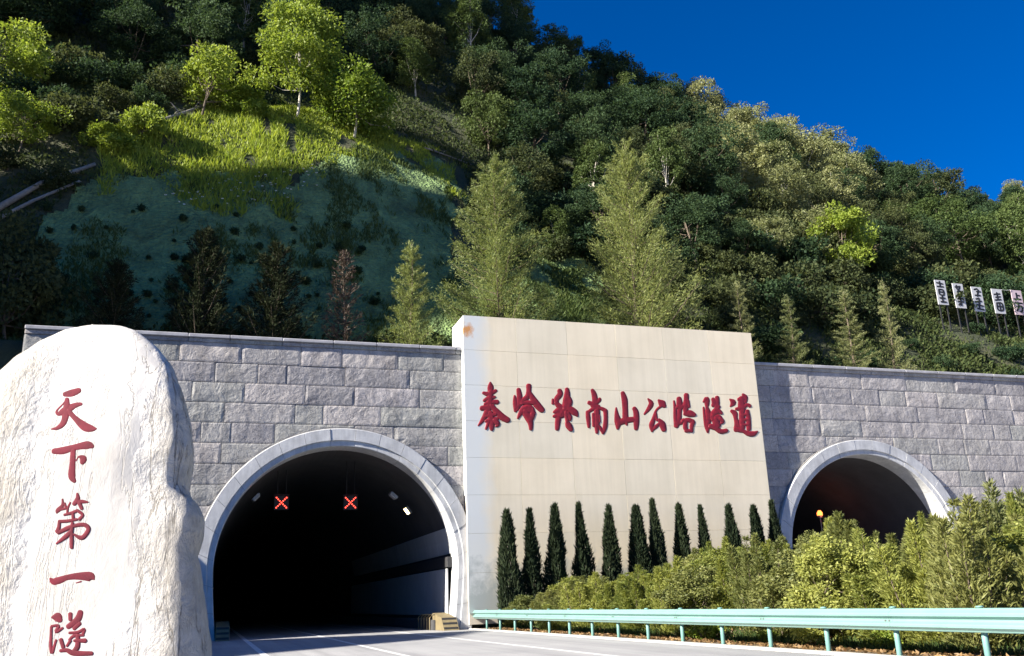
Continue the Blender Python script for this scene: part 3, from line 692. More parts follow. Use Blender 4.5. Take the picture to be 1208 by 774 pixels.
# ------------------------------------------------------------------ guard rail
XR = 11.58
gr = tag(empty('guard_rail', (XR, 14, 0)), 'pale green steel crash barrier beside the road', 'guard rail')
prof = [(0, .86), (-.018, .852), (-.03, .835), (-.085, .80), (-.09, .785), (-.085, .755), (-.02, .725), (-.012, .705), (-.02, .685), (-.085, .655), (-.09, .64), (-.085, .61), (-.03, .575), (-.018, .558), (0, .55)]
k = 0; y = 2.0
while y < 41.4:
    ye = min(y + 4.0, 41.4); o = .004 * (k % 2); V = []; 
    for yy in (y - .12, ye + .12):
        for (x_, z_) in prof: V.append((x_ * 1.1 - .06 - o, yy - 14, 0.455 + (z_ - .55) * 1.2))
        for (x_, z_) in reversed(prof): V.append((x_ * 1.1 - .055 - o, yy - 14, 0.455 + (z_ - .55) * 1.2))
    n = len(prof) * 2
    mb = MB().add(V, [(i, (i + 1) % n, n + (i + 1) % n, n + i) for i in range(n)] + [tuple(range(n)), tuple(reversed(range(n, 2 * n)))])
    beam = mb.obj('beam', M['rail'], gr)
    for q in (-.05, .05):
        for z_ in (.62, .69):
            mb = MB().tube([(-.15 + .06, y + q - 14, z_), (-.17 + .06, y + q - 14, z_)], .018, 6); mb.obj('bolt', M['steel'], beam)
    y = ye; k += 1
y = 2.0
while y < 41.3:
    po_ = MB().tube([(.06, y - 14, -.3), (.06, y - 14, .83)], .05, 12).obj('post', M['post'], gr, True)
    MB().tube([(.06, y - 14, .83), (.06, y - 14, .85), (.06, y - 14, .86)], [.066, .064, .03], 12).obj('post_cap', M['post'], po_, True)
    MB().box(-.075, .0, y - .05 - 14, y + .05 - 14, .56, .75, .006).obj('spacer_block', M['post'], gr)
    y += 2.0

# ------------------------------------------------------------------ foliage builders
def leaf_quads(P, Dv, L, Wd, rs=None, taper=.35):
    """kite-shaped leaves at P pointing along Dv"""
    n = len(P); Dv = Dv / (np.linalg.norm(Dv, axis=1)[:, None] + 1e-9)
    r = rng.normal(size=(n, 3)); s = np.cross(Dv, r); s /= np.linalg.norm(s, axis=1)[:, None] + 1e-9
    L = np.broadcast_to(L, n)[:, None]; Wd = np.broadcast_to(Wd, n)[:, None]
    V = np.stack([P, P + Dv * L * .45 + s * Wd * .5, P + Dv * L, P + Dv * L * .45 - s * Wd * .5], 1).reshape(-1, 3)
    return V
def leaf_mesh(name, V, mt):
    n = len(V) // 4; return mesh_np(name, V, np.arange(n * 4).reshape(-1, 4), 4, mt, False, rng.random(n))
def unit_sphere(n):
    v = rng.normal(size=(n, 3)); return v / np.linalg.norm(v, axis=1)[:, None]
def broadleaf(name, h, cr, ch, ncl, nl, leaf, mt, bark, lean=0, trunk_r=.14, clump=.33, shape='round'):
    """returns (trunk mesh, crown mesh); h total height, cr crown radius, ch crown height"""
    zc = h - ch / 2; mb = MB(); 
    tx = [(lean * t_ * t_ + .15 * math.sin(3 * t_ + h), .12 * math.sin(4 * t_ + cr), t_ * (h - ch * .35)) for t_ in np.linspace(0, 1, 7)]
    mb.tube(tx, [trunk_r * (1 - .75 * t_) for t_ in np.linspace(0, 1, 7)], 7)
    u = unit_sphere(ncl); rad = rng.uniform(.35, 1, ncl) ** .6
    if shape == 'cone': pass
    C = u * rad[:, None] * np.array([cr, cr, ch / 2]) * rng.uniform(.82, 1.12, (ncl, 1)) + np.array([lean * .8, 0, zc])
    if shape == 'egg': C[:, :2] *= (1.15 - .5 * ((C[:, 2] - zc) / (ch / 2) + 1) / 2)[:, None]
    for c in C[::max(1, ncl // 14)]:
        k = rng.integers(2, 6); s = Vector(tx[k]); e = Vector(c); md = s.lerp(e, .5) + Vector((0, 0, -.12 * (e - s).length))
        mb.tube([s, md, e], [trunk_r * .38, trunk_r * .22, trunk_r * .07], 5, False)
    per = nl // ncl; V = []
    for c in C:
        r_ = clump * cr * rng.uniform(.5, 1.35); q = unit_sphere(per) * (rng.uniform(.25, 1, per) ** .5)[:, None] * r_ * np.array([1, 1, .72])
        P = c + q; Dv = q / r_ + rng.normal(size=(per, 3)) * .7 + np.array([0, 0, -.25])
        V.append(leaf_quads(P, Dv, leaf * rng.uniform(.6, 1.3, per), leaf * .62 * rng.uniform(.6, 1.2, per)))
    return mb.mesh('trunk', bark, True), leaf_mesh('crown', np.concatenate(V), mt)
def conifer(h, rb, nbr, per, mt, bark, up=.55, ln=.30, top=.9, wd=.05):
    """loose feathery conifer with upswept sprays"""
    mb = MB(); zt = np.linspace(0, 1, 9); tx = [(.08 * math.sin(5 * t_ + h), .08 * math.cos(4 * t_), t_ * h * .98) for t_ in zt]; mb.tube(tx, [max(.015, .016 * h * (1 - t_)) for t_ in zt], 7)
    V = []
    for k in range(nbr):
        t_ = .04 + .95 * ((k + rng.random()) / nbr) ** .92; z0 = t_ * h * .96; az = k * 2.399 + rng.normal() * .3
        L = rb * (1 - t_) ** top * rng.uniform(.6, 1.18) + .18 + .12 * rb * rng.random()
        n = max(20, int(per * (L / rb) ** .9)); s = rng.random(n) ** .75
        dr = np.array([math.cos(az), math.sin(az), 0])
        slope = up * rng.uniform(.55, 1.3); zb = slope * L * (s + .35 * s * s)
        spread = L * .17 * (1.1 - s * .6)
        P = np.stack([dr[0] * L * s, dr[1] * L * s, z0 + zb - .18 * L], -1) + rng.normal(size=(n, 3)) * spread[:, None] * np.array([.75, .75, .6])
        Dv = dr * .8 + np.array([0, 0, .5]) + rng.normal(size=(n, 3)) * .55
        V.append(leaf_quads(P, Dv, ln * rng.uniform(.55, 1.5, n), wd * rng.uniform(.7, 1.4, n)))
        e = dr * L + np.array([0, 0, z0 + slope * 1.2 * L - .18 * L])
        mb.tube([(0, 0, z0 - .1 * L), tuple(dr * L * .5 + np.array([0, 0, z0 + slope * .5 * L - .16 * L])), tuple(e)], [.018 + .012 * L, .012 + .006 * L, .006], 4, False)
    n = 200; P = np.stack([rng.normal(size=n) * .12, rng.normal(size=n) * .12, h * (.88 + .12 * rng.random(n))], -1)
    V.append(leaf_quads(P, rng.normal(size=(n, 3)) * .35 + np.array([0, 0, 1]), ln * rng.uniform(.6, 1.4, n), wd))
    return mb.mesh('trunk', bark, True), leaf_mesh('crown', np.concatenate(V), mt)
def columnar(h, r, n, mt, bark, ln=.16, wd=.035, p=.75, rag=.12):
    mb = MB().tube([(0, 0, 0), (0, 0, h * .5), (0, 0, h * .95)], [.05, .03, .006], 6)
    z = rng.random(n) ** 1.15; prof = np.where(z < .12, .75 + 2.1 * z, 1.0) * (1 - z) ** p
    ph = rng.random(n) * 2 * PI; lob = 1 + rag * np.sin(ph * 3 + z * 9) + rag * noise3(np.cos(ph) * 2, np.sin(ph) * 2, z * 9, int(n))
    rr = r * prof * lob * (1 - .45 * rng.random(n) ** 2); P = np.stack([np.cos(ph) * rr, np.sin(ph) * rr, z * h * .97 + .02], -1)
    Dv = np.stack([np.cos(ph) * .42, np.sin(ph) * .42, np.ones(n)], -1) + rng.normal(size=(n, 3)) * .28
    return mb.mesh('trunk', bark, True), leaf_mesh('crown', leaf_quads(P, Dv, ln * rng.uniform(.6, 1.4, n), wd * rng.uniform(.7, 1.4, n)), mt)
def juniper(h, r, nlead, n, mt, bark, ln=.17, wd=.04):
    """feathery upright shrub with several pointed leaders"""
    mb = MB(); V = []
    for k in range(nlead):
        a = k * 2.399 + rng.random(); o = r * .62 * math.sqrt(k / nlead) * np.array([math.cos(a), math.sin(a)]); hh = h * (1 - .55 * rng.random() * (k > 0)) * (1 - .12 * (k / nlead))
        tip = np.array([o[0] * 1.25, o[1] * 1.25, hh]); mb.tube([(o[0] * .2, o[1] * .2, 0), (o[0], o[1], hh * .45), tuple(tip)], [.035, .02, .004], 5, False)
        m_ = n // nlead; z = rng.random(m_) ** .8; rr = r * .44 * ((1 - z) ** .85) * rng.uniform(.15, 1, m_) + .02; ph = rng.random(m_) * 2 * PI
        cxy = np.where(z[:, None] < .45, o[None] * (.2 + .8 * z[:, None] / .45), o[None] + (tip[:2] - o)[None] * ((z[:, None] - .45) / .55))
        P = np.stack([cxy[:, 0] + rr * np.cos(ph), cxy[:, 1] + rr * np.sin(ph), z * hh], -1)
        tuft = noise3(P[:, 0] * 5, P[:, 1] * 5, P[:, 2] * 5, 12 + k); P = P[tuft > -.35]; ph = ph[tuft > -.35]
        q = len(P); Dv = np.stack([np.cos(ph) * .7, np.sin(ph) * .7, np.full(q, .85)], -1) + rng.normal(size=(q, 3)) * .4
        V.append(leaf_quads(P, Dv, ln * rng.uniform(.5, 1.6, q), wd * rng.uniform(.7, 1.5, q)))
    return mb.mesh('stem', bark, True), leaf_mesh('crown', np.concatenate(V), mt)
def plant(name, meshes, loc, sc, label, cat, group=None, rz=None, parts=('trunk', 'crown')):
    r = empty(name, loc, random.uniform(0, 6.28) if rz is None else rz, sc); tag(r, label, cat, group)
    for nm, me in zip(parts, meshes): link(nm, me, r)
    return r
ORD = ['first', 'second', 'third', 'fourth', 'fifth', 'sixth', 'seventh', 'eighth', 'ninth', 'tenth', 'eleventh', 'twelfth', 'thirteenth']

# cypress row before the name wall
cyp = [columnar(4.0, .54, 8000 + k, M['leaf_cypress'], M['bark'], .2, .045, .62 + .12 * k, .2 + .04 * k) for k in range(5)]
for i, (px, py) in enumerate([(599, 602), (625, 602), (652, 596), (686, 594), (716, 597), (751, 597), (772, 590), (802, 595), (829, 597), (862, 596), (890, 597), (912, 592)]):
    p = onY(px, py, 39.9); zb = float(bank_z(p[0], 39.9)); h = p[2] - zb
    cy_ = plant('cypress', cyp[(i * 3) % 5], (p[0], 39.9, zb - .05), (1.05 * random.uniform(.85, 1.1), 1.05 * random.uniform(.85, 1.1), h / 3.95), 'slim dark cypress before the cream wall, %s from the large arch' % ORD[i], 'cypress', 'cypresses in front of the name wall'); cy_.rotation_euler.x = random.uniform(-.03, .03); cy_.rotation_euler.y = random.uniform(-.035, .035)

# feathery junipers on the bank
jun = [juniper(2.6, .95, 7, 15000, M['leaf_hedge'], M['bark'], .11, .026), juniper(2.6, .85, 5, 13000, M['leaf_hedge2'], M['bark'], .11, .026), juniper(2.6, 1.1, 9, 18000, M['leaf_hedge'], M['bark'], .11, .026), juniper(2.6, .75, 4, 11000, M['leaf_hedge'], M['bark'], .11, .026)]
jun += [juniper(2.6, 1.35, 13, 24000, M['leaf_hedge'], M['bark'], .10, .024), juniper(2.6, 1.2, 11, 20000, M['leaf_hedge2'], M['bark'], .10, .024),
        broadleaf('t', 2.5, 1.15, 2.4, 70, 15000, .085, M['leaf_hedge'], M['bark'], .1, .03, .26, 'egg'), broadleaf('t', 2.5, 1.05, 2.4, 60, 13000, .085, M['leaf_hedge2'], M['bark'], -.15, .03, .27, 'egg'),
        conifer(2.6, .85, 60, 190, M['leaf_hedge'], M['bark'], 1.0, .11, .45, .022), conifer(2.6, 1.0, 60, 190, M['leaf_hedge'], M['bark'], .7, .11, .5, .022)]
JW = [0, 1, 2, 3, 4, 4, 4, 5, 5, 6, 6, 7]
def hedge_top(px): return np.interp(px, [560, 690, 760, 860, 930, 1000, 1080, 1140, 1208, 1400], [690, 682, 668, 640, 624, 611, 611, 598, 580, 575])
for row, (x0, st) in enumerate(((13.2, 1.25), (14.9, 1.45), (17.0, 1.7), (19.6, 2.0), (22.4, 2.2), (25.0, 2.3))):
    y = 13.5 + .5 * row
    while y < 39.2:
        x = x0 + random.uniform(-.35, .35); yy = y + random.uniform(-.3, .3); zb = float(bank_z(x, yy)); y += st * random.uniform(.85, 1.15)
        px, py = proj((x, yy, zb + 1.5))[0]
        if px > 1290: continue
        c = (np.array([x, yy, 0]) - CAM) @ RC; horiz = 721 - .0373 * (px - 247)
        hz = H + (horiz - hedge_top(px)) * c[2] / F * 1.02 - zb
        hz = min(max(hz, .9), 4.2) * random.choice([.66, .8, .88, .95, 1.0, 1.06])
        lit = px > 700
        jv = random.choice(JW); hs_r = plant('juniper_shrub', jun[jv], (x, yy, zb - .04), (random.uniform(.85, 1.25), random.uniform(.85, 1.25), hz / 2.6),
              ('olive feathery juniper with several upright plumes' if jv in (1, 5) else 'rounded loose bushy shrub' if jv in (6, 7) else 'broad green juniper with many upright plumes' if jv in (2, 4) else 'narrow green juniper with few upright plumes') + ' in the hedge behind the crash barrier', 'shrub', 'juniper shrubs behind the crash barrier', parts=('stem', 'crown'))
        hs_r.rotation_euler = (random.uniform(-.1, .1), random.uniform(-.1, .1), hs_r.rotation_euler.z)
# larger pale feathery shrub at the right edge
p = onY(1180, 640, 22.0); big = juniper(3.6, 1.5, 16, 15000, M['leaf_pale'], M['bark'], .2, .05)
plant('feathery_shrub', big, (p[0], 22.0, float(bank_z(p[0], 22)) - .05), (1, 1, .92), 'tall pale feathery shrub at the right edge behind the crash barrier', 'shrub', parts=('stem', 'crown'))
n = 60000; x = 12.2 + 4.2 * rng.random(n) ** 1.2; y = 9 + 31 * rng.random(n); kp = noise3(x * 1.3, y * 1.3, 0, 41) + .25 * rng.normal(size=n) > .05; x, y = x[kp], y[kp]; n = len(x)
tag(link('verge_weeds', leaf_mesh('verge_weeds', leaf_quads(np.stack([x, y, bank_z(x, y)], -1), np.stack([rng.normal(size=n) * .5, rng.normal(size=n) * .5, np.ones(n)], -1), rng.uniform(.06, .26, n), rng.uniform(.015, .045, n)), M['leaf_mid'])), 'low green weeds and grass on the bank under the hedge', 'weeds', kind='stuff')
# small plants and litter by the rail
lowb = [broadleaf('low', .55, .42, .5, 22, 900, .10, M['leaf_bright'], M['bark'], 0, .015, .4) for _ in range(2)]
for i, (y, x, s, lab) in enumerate([(22.0, 12.25, 1.0, 'small bright green plant under the crash barrier'), (19.4, 12.5, .55, 'tiny yellow green weed under the crash barrier, nearer the right edge'), (15.5, 12.6, .6, 'little leafy weed at the foot of the nearest rail posts')]):
    plant('low_plant', lowb[i % 2], (x, y, .02), s, lab, 'plant', 'small plants under the crash barrier', parts=('stem', 'foliage'))
n = 9000; x = 11.75 + 2.6 * rng.random(n) ** 1.4; y = 8 + 32 * rng.random(n); z = bank_z(x, y) + .01 + .03 * rng.random(n)
tag(link('leaf_litter', leaf_mesh('leaf_litter', leaf_quads(np.stack([x, y, z], -1), np.stack([rng.normal(size=n), rng.normal(size=n), .35 * rng.random(n)], -1), rng.uniform(.05, .13, n), rng.uniform(.04, .08, n)), M['leaf_dry'])), 'dry brown leaves scattered on the soil under the crash barrier', 'leaf litter', kind='stuff')

# ------------------------------------------------------------------ the cut slope: net, grass, tufts
NETP = [(42, 400), (38, 300), (55, 250), (112, 215), (190, 200), (225, 215), (330, 212), (372, 190), (425, 178), (485, 180), (522, 204), (548, 250), (542, 300), (580, 320), (640, 300), (690, 310), (720, 400)]
GRSP = [(105, 172), (140, 150), (200, 134), (290, 126), (390, 136), (480, 165), (545, 200), (560, 240), (520, 225), (482, 190), (425, 190), (372, 212), (335, 252), (225, 258), (180, 225), (112, 228)]
gx, gy = np.arange(-14, 32, .16), np.arange(44.6, 62, .16)
GX, GY = np.meshgrid(gx, gy, indexing='ij'); GZ = T(GX, GY) + .10 + .34 * np.abs(fbm(GX / 1.5, GY / 1.5, .5, 61, 4)); V = np.stack([GX, GY, GZ], -1).reshape(-1, 3)
ii, jj = np.meshgrid(np.arange(len(gx) - 1), np.arange(len(gy) - 1), indexing='ij'); a = (ii * len(gy) + jj).ravel()
pc = proj(V[a] + np.array([.08, .08, 0])); wob = np.stack([18 * noise3(V[a][:, 0] * .8, V[a][:, 1] * .8, 0, 5), 14 * noise3(V[a][:, 0] * .8, V[a][:, 1] * .8, 4, 6)], -1)
kp = inpoly(pc + wob, NETP); a = a[kp]; q = len(gy)
Fq = np.stack([a, a + q, a + q + 1, a + 1], -1); used, inv = np.unique(Fq, return_inverse=True)
tag(link('slope_net', mesh_np('slope_net', V[used], inv.reshape(-1, 4), 4, M['net'], True)), 'teal green netting pinned over the cut slope above the left wall', 'netting')
# grass on the shoulder
n = 260000; x = rng.uniform(-14, 32, n); y = rng.uniform(52, 76, n); z = T(x, y); pp = proj(np.stack([x, y, z], -1))
wob = np.stack([22 * noise3(x * .6, y * .6, 0, 15), 16 * noise3(x * .6, y * .6, 4, 16)], -1); kp = inpoly(pp + wob, GRSP) & (noise3(x * 1.1, y * 1.1, 0, 3) > -.55)
x, y, z = x[kp], y[kp], z[kp]; n = len(x); hgt = .25 + .35 * np.clip(noise3(x * .5, y * .5, 2, 8) + .6, 0, 1)
Dv = np.stack([rng.normal(size=n) * .5, rng.normal(size=n) * .5, np.ones(n)], -1)
tag(link('hill_grass', leaf_mesh('hill_grass', leaf_quads(np.stack([x, y, z], -1), Dv, hgt * rng.uniform(.6, 1.3, n), .075 * rng.uniform(.6, 1.4, n)), M['grass'])), 'sunlit yellow green grass and weeds on the rounded hill shoulder', 'grass', kind='stuff')
FLP = [(180, 235), (230, 225), (330, 205), (370, 200), (380, 225), (330, 245), (225, 252)]
x = rng.uniform(-14, 32, 60000); y = rng.uniform(50, 70, 60000); z = T(x, y); pp = proj(np.stack([x, y, z], -1)); kp = inpoly(pp, FLP); idx = np.where(kp)[0][:70]
Vf = []
for i in idx:
    c = np.array([x[i], y[i], z[i] + .4]); k_ = 6; Vf.append(leaf_quads(np.repeat(c[None], k_, 0), np.stack([np.cos(np.arange(k_) * 1.05), np.sin(np.arange(k_) * 1.05) - .3, np.full(k_, .4)], -1), .10, .07))
tag(link('white_flowers', leaf_mesh('white_flowers', np.concatenate(Vf), M['flower'])), 'small white flower heads dotting the grass above the net', 'flowers', kind='stuff')
n = 150000; x = rng.uniform(-14, 30, n); y = rng.uniform(46, 60, n); z = T(x, y) + .12; pp = proj(np.stack([x, y, z], -1))
wob = np.stack([30 * noise3(x * .5, y * .5, 0, 25), 24 * noise3(x * .5, y * .5, 4, 26)], -1)
kp = inpoly(pp + wob, NETP) & (noise3(x * .45, y * .45, 0, 33) + .5 * noise3(x * 1.7, y * 1.7, 0, 34) + .15 * rng.normal(size=n) > .42 - .004 * np.clip(np.abs(pp[:, 0] - 300) - 120, 0, 150))
x, y, z = x[kp], y[kp], z[kp]; n = len(x)
tag(link('net_weeds', leaf_mesh('net_weeds', leaf_quads(np.stack([x, y, z], -1), np.stack([rng.normal(size=n) * .6, rng.normal(size=n) * .6 - .4, np.ones(n)], -1), rng.uniform(.15, .5, n), rng.uniform(.04, .10, n)), M['leaf_mid'])), 'thin dark weeds creeping over the green slope net', 'weeds', kind='stuff')
# dark tufts growing through the net
tuft = leaf_mesh('tuft', leaf_quads(rng.normal(size=(420, 3)) * np.array([.08, .08, .06]), rng.normal(size=(420, 3)) + np.array([0, -.4, .6]), .16, .06), M['leaf_forest'])
cnt = 0
for py in range(258, 388, 15):
    for px in range(50, 450, 24):
        if random.random() < .5: continue
        qx, qy = px + random.uniform(-14, 14), py + random.uniform(-9, 9)
        if not inpoly(np.array([[qx, qy]]), NETP)[0]: continue
        h_ = hit(qx, qy); o = link('weed_tuft', tuft, None, h_ + np.array([0, -.14, .25])); s_ = random.choice([.5, .6, .8, 1., 1.25]); o.scale = (s_, s_, s_); o.rotation_euler = (0, 0, random.uniform(0, 6))
        tag(o, 'small dark weed tuft growing through the green slope net', 'weed', 'weed tufts on the slope net'); cnt += 1

# ------------------------------------------------------------------ single trees that stand out
def treesize(px0, py0, px1, py1, base):      # height in metres of something from base pixel row to top pixel row at the base's distance
    c = (np.array(base) - CAM) @ RC; return abs(py0 - py1) * c[2] / F * 1.02
def stand(name, meshes, px, pyb, pyt, h0, label, cat='tree', wide=1., y=None, parts=('trunk', 'crown'), group=None, rz=None):
    b_ = hit(px, pyb) if y is None else np.array([onY(px, pyb, y)[0], y, float(T(onY(px, pyb, y)[0], y))])
    top = onY(px, pyt, b_[1])[2]; s = (top - b_[2]) / h0
    return plant(name, meshes, b_ - np.array([0, 0, .1]), (s * wide, s * wide, s), label, cat, group, rz, parts)
big1 = broadleaf('t', 9.5, 3.3, 8.0, 60, 15000, .23, M['leaf_bright'], M['palebark'], .2, .10, .30, 'egg')
stand('tall_tree', big1, 350, 142, -6, 9.5, 'tall bright yellow green tree with a slim pale trunk on the grassy shoulder')
rt = broadleaf('t', 4.6, 2.7, 3.6, 36, 9000, .22, M['leaf_bright'], M['palebark'], 0, .09, .34)
stand('round_tree', rt, 418, 163, 88, 4.6, 'round bright green tree right of the tall pale-trunked tree')
stand('round_tree', broadleaf('t', 4.2, 2.1, 2.9, 26, 6000, .2, M['leaf_bright'], M['bark'], .2, .08, .34), 242, 140, 64, 4.2, 'small spreading tree left of the tall pale-trunked tree, above fallen branches')
bsh = broadleaf('t', 2.4, 1.3, 2.2, 20, 4500, .2, M['leaf_bright'], M['bark'], 0, .05, .4)
stand('bush', bsh, 293, 142, 105, 2.4, 'bright bush at the foot of the tall pale-trunked tree', 'bush')
stand('bush', bsh, 166, 172, 124, 2.4, 'upright bright bush at the left end of the grassy shoulder', 'bush', .8)
stand('bush', bsh, 132, 182, 148, 2.4, 'low yellowish bush leftmost on the grassy shoulder', 'bush', 1.3)
lt = broadleaf('t', 6, 2.6, 4.6, 34, 8000, .23, M['leaf_bright'], M['bark'], 0, .1, .36)
stand('edge_tree', lt, -8, 130, 20, 6, 'sunlit yellow green tree cut by the upper left edge')
stand('edge_tree', lt, 22, 185, 112, 6, 'smaller sunlit tree at the left edge, below the upper one', 'tree', 1.1)
con1 = conifer(12.5, 3.3, 130, 620, M['leaf_conifer'], M['bark'], .55, .18, .72, .032)
con2 = conifer(13.5, 3.1, 130, 620, M['leaf_conifer'], M['bark'], .65, .18, .74, .032)
con3 = conifer(7.0, 1.6, 80, 330, M['leaf_conifer'], M['bark'], .5, .15, .9, .03)
con4 = conifer(7.0, 1.3, 64, 240, M['leaf_pale'], M['bark'], .3, .15, 1.1, .03)
stand('feathery_conifer', con1, 590, 392, 180, 12.5, 'large feathery olive conifer behind the left corner of the cream wall', 'conifer', 1.0, 46.8)
stand('feathery_conifer', con2, 754, 392, 166, 13.5, 'tall feathery olive conifer behind the middle of the cream wall', 'conifer', 1.0, 46.8)
stand('feathery_conifer', con3, 485, 402, 284, 7.0, 'small feathery conifer above the left wall, beside the big one', 'conifer', 1.0, 45.5)
for (px, pt, w, lab) in ((880, 332, 1.1, 'young conifer above the right wall, nearest the cream wall'), (938, 348, 1.2, 'young conifer above the right wall, second from the cream wall'), (1007, 342, 1.3, 'bushy young conifer above the right wall, third from the cream wall'), (1056, 332, .9, 'slim young conifer above the right wall, nearest the white boards')):
    stand('young_conifer', con4, px, 428, pt, 7.0, lab, 'conifer', w, 45.3, group='young conifers above the right wall')
sap = conifer(6.0, 1.6, 70, 230, M['leaf_sapling'], M['bark'], .75, .22, .8, .045)
for (px, pt, w, lab) in ((132, 305, 1.1, 'dark sapling before the green net, above the white stone'), (235, 268, .9, 'dark sapling before the green net, second from the left'), (322, 285, 1., 'dark sapling before the green net, above the large arch')):
    stand('dark_sapling', sap, px, 400, pt, 6.0, lab, 'sapling', w, 45.6, group='dark saplings before the green net')
sap2 = conifer(5.6, .9, 60, 60, leafmat('reddish_needle', (.04, .025, .018), (.08, .055, .04), .2), M['bark'], .6, .2, .8, .035)
stand('bare_sapling', sap2, 405, 402, 296, 5.6, 'thin reddish sapling with a pale stem before the green net', 'sapling', 1., 45.6)
stand('edge_bush', broadleaf('t', 5.5, 2.4, 5, 40, 8000, .22, M['leaf_forest2'], M['bark'], 0, .1, .34), 2, 420, 255, 5.5, 'dark brownish bush at the left edge beside the wall end', 'bush', .8, 46)
yl = broadleaf('t', 8, 2.6, 6.6, 44, 9000, .26, M['leaf_bright'], M['bark'], 0, .1, .32, 'egg')
stand('yellow_tree', yl, 1003, 345, 238, 8, 'yellow green tree on the dark slope above the right arch')

# ------------------------------------------------------------------ fallen wood
def log(pts, rad, label, twigs=0, y=None):
    W_ = []
    for p in pts:
        h_ = hit(*p); W_.append(h_ + np.array([0, -.15, .18]))
    mb = MB(); o0 = np.array(W_[0]); Q = [tuple(w - o0) for w in W_]
    r = tag(empty('fallen_log', o0), label, 'fallen wood'); mb.tube(Q, list(np.linspace(rad, rad * .55, len(Q))), 8); mb.obj('log', M['deadwood'], r, True)
    for k in range(twigs):
        i = random.randrange(len(Q) - 1); s = Vector(Q[i]).lerp(Vector(Q[i + 1]), random.random()); e = s + Vector((random.uniform(-1.2, 1.2), random.uniform(-.6, .2), random.uniform(.1, .9)))
        MB().tube([s, s.lerp(e, .5) + Vector((0, 0, .1)), e], [rad * .4, rad * .28, rad * .1], 5).obj('twig', M['deadwood'], r, True)
log([(-5, 252), (50, 222), (112, 200)], .20, 'bleached log lying along the left edge of the net, upper one')
log([(-8, 268), (40, 243), (95, 220)], .13, 'thinner log lying below the bleached log at the left')
log([(182, 150), (215, 138), (242, 128)], .14, 'bleached fallen branches left of the bright trees', 6)
log([(500, 178), (530, 188), (556, 198)], .06, 'thin pale fallen branch above the large conifer', 5)
log([(170, 62), (185, 68), (200, 74)], .09, 'short bleached branch on the dark upper left slope', 2)

# ------------------------------------------------------------------ white boards on the slope
BO = [(1102, 330), (1123, 334), (1145, 338), (1169, 340.5), (1192, 342)]
GL = [  # strokes for each board in a 10 x 26 unit field (u right, v down)
 [[(2,3),(8,4)],[(5,1.5),(5,6)],[(2,7),(8,7)],[(3,10),(3,15),(7,15.5),(7,10.5),(3,10)],[(3,12.5),(7,12.8)],[(5,16.5),(5,23)],[(2.5,19),(7.5,19)],[(3,23),(8,23)]],
 [[(4,2),(4,6)],[(2.5,4),(7.5,3)],[(7,4),(4,9)],[(5,7),(8,10)],[(4,11),(6,14),(8,11)],[(3,16),(8,16)],[(3,19),(8,19.5)],[(5.5,14),(5.5,23)],[(3,23),(5,21)]],
 [[(3,3),(6,2)],[(5,5),(9,5)],[(7,3),(5,10)],[(3,9),(8,9)],[(3,13),(6,12)],[(2,16),(8,15)],[(6,12),(5,22)],[(3,19),(9,20)],[(3,23),(9,24)]],
 [[(2,6),(8,5)],[(3,9),(8,8)],[(5,4),(5,11)],[(2,12),(8,11)],[(3,15),(3,22),(8,22),(8,15),(3,15)],[(3,18.5),(8,18.5)],[(5.5,15),(5.5,22)]],
 [[(5,3),(5,9)],[(5,5.5),(8,5.5)],[(2,9.5),(8.5,9.5)],[(2,13.5),(9,13.5)],[(5,13.5),(4.5,18),(2.5,22)],[(4.8,17),(8,17),(7.5,22),(6,22.5)]],
]
for i, (px, py) in enumerate(BO):
    YB = 52.0; p0 = onY(px, py, YB); p1 = onY(px + 12.5, py + 2, YB); pb = onY(px + 4, py + 29, YB)
    w = p1[0] - p0[0]; hgt = p0[2] - pb[2]; gz = float(T(p0[0] + w / 2, YB))
    r = tag(empty('notice_board', (p0[0], YB, gz)), ('pinkish' if i == 4 else 'white') + ' upright board with black characters on the slope, %s from the left' % ORD[i], 'sign board', 'boards on the right slope')
    zb0 = pb[2] - gz; zt = p0[2] - gz
    MB().box(0, w, 0, .05, zb0, zt, .01).obj('panel', M['boardpink'] if i == 4 else M['board'], r)
    for xx in (w * .15, w * .85): MB().box(xx - .04, xx + .04, .051, .12, -.5, zt - .05).obj('post', M['black'], r)
    mb = MB(); sx, sz = w / 10.5, hgt / 26.
    for k, s_ in enumerate(GL[i]): stroke(mb, [(u * 10, v * 10, 6.5) for u, v in s_], 0, 0, 10., lambda u, v, h: (u * sx, -.002 - h, zt - v * sz), .006, k)
    mb.obj('lettering', M['black'], r)
pa = onY(1181, 342, 52); pb = onY(1192, 342, 52)
tag(MB().tube([tuple(pa - (0, .03, 0)), tuple((pa + pb) / 2 - (0, .03, .06)), tuple(pb - (0, .03, 0))], .02, 6).obj('rope', M['board']), 'white rope strung between the two rightmost boards', 'rope')

# ------------------------------------------------------------------ the wood on the mountain
FP = []
for k in range(3): FP.append(broadleaf('t', 8.0, 3.3, 6.8, 70, 11000, .24, M['leaf_forest'], M['bark'], rng.uniform(-.6, .6), .15, .24, 'egg' if k % 2 else 'round'))
for k in range(2): FP.append(broadleaf('t', 7.0, 3.2, 5.8, 60, 10000, .23, M['leaf_forest2'], M['bark'], rng.uniform(-.6, .6), .14, .25))
FP.append(broadleaf('t', 9.0, 2.6, 7.6, 60, 9000, .24, M['leaf_mid'], M['palebark'], .5, .13, .26, 'egg'))
FP.append(broadleaf('t', 6.0, 3.4, 4.6, 60, 9000, .22, M['leaf_mid'], M['bark'], -.4, .12, .22))
PALE = [broadleaf('t', 8.0, 3.0, 6.6, 60, 12000, .24, M['leaf_pale'], M['palebark'], rng.uniform(-.5, .5), .14, .30, 'egg' if k % 2 else 'round') for k in range(3)]  # wood trees again, with sunlight put into the leaf colour
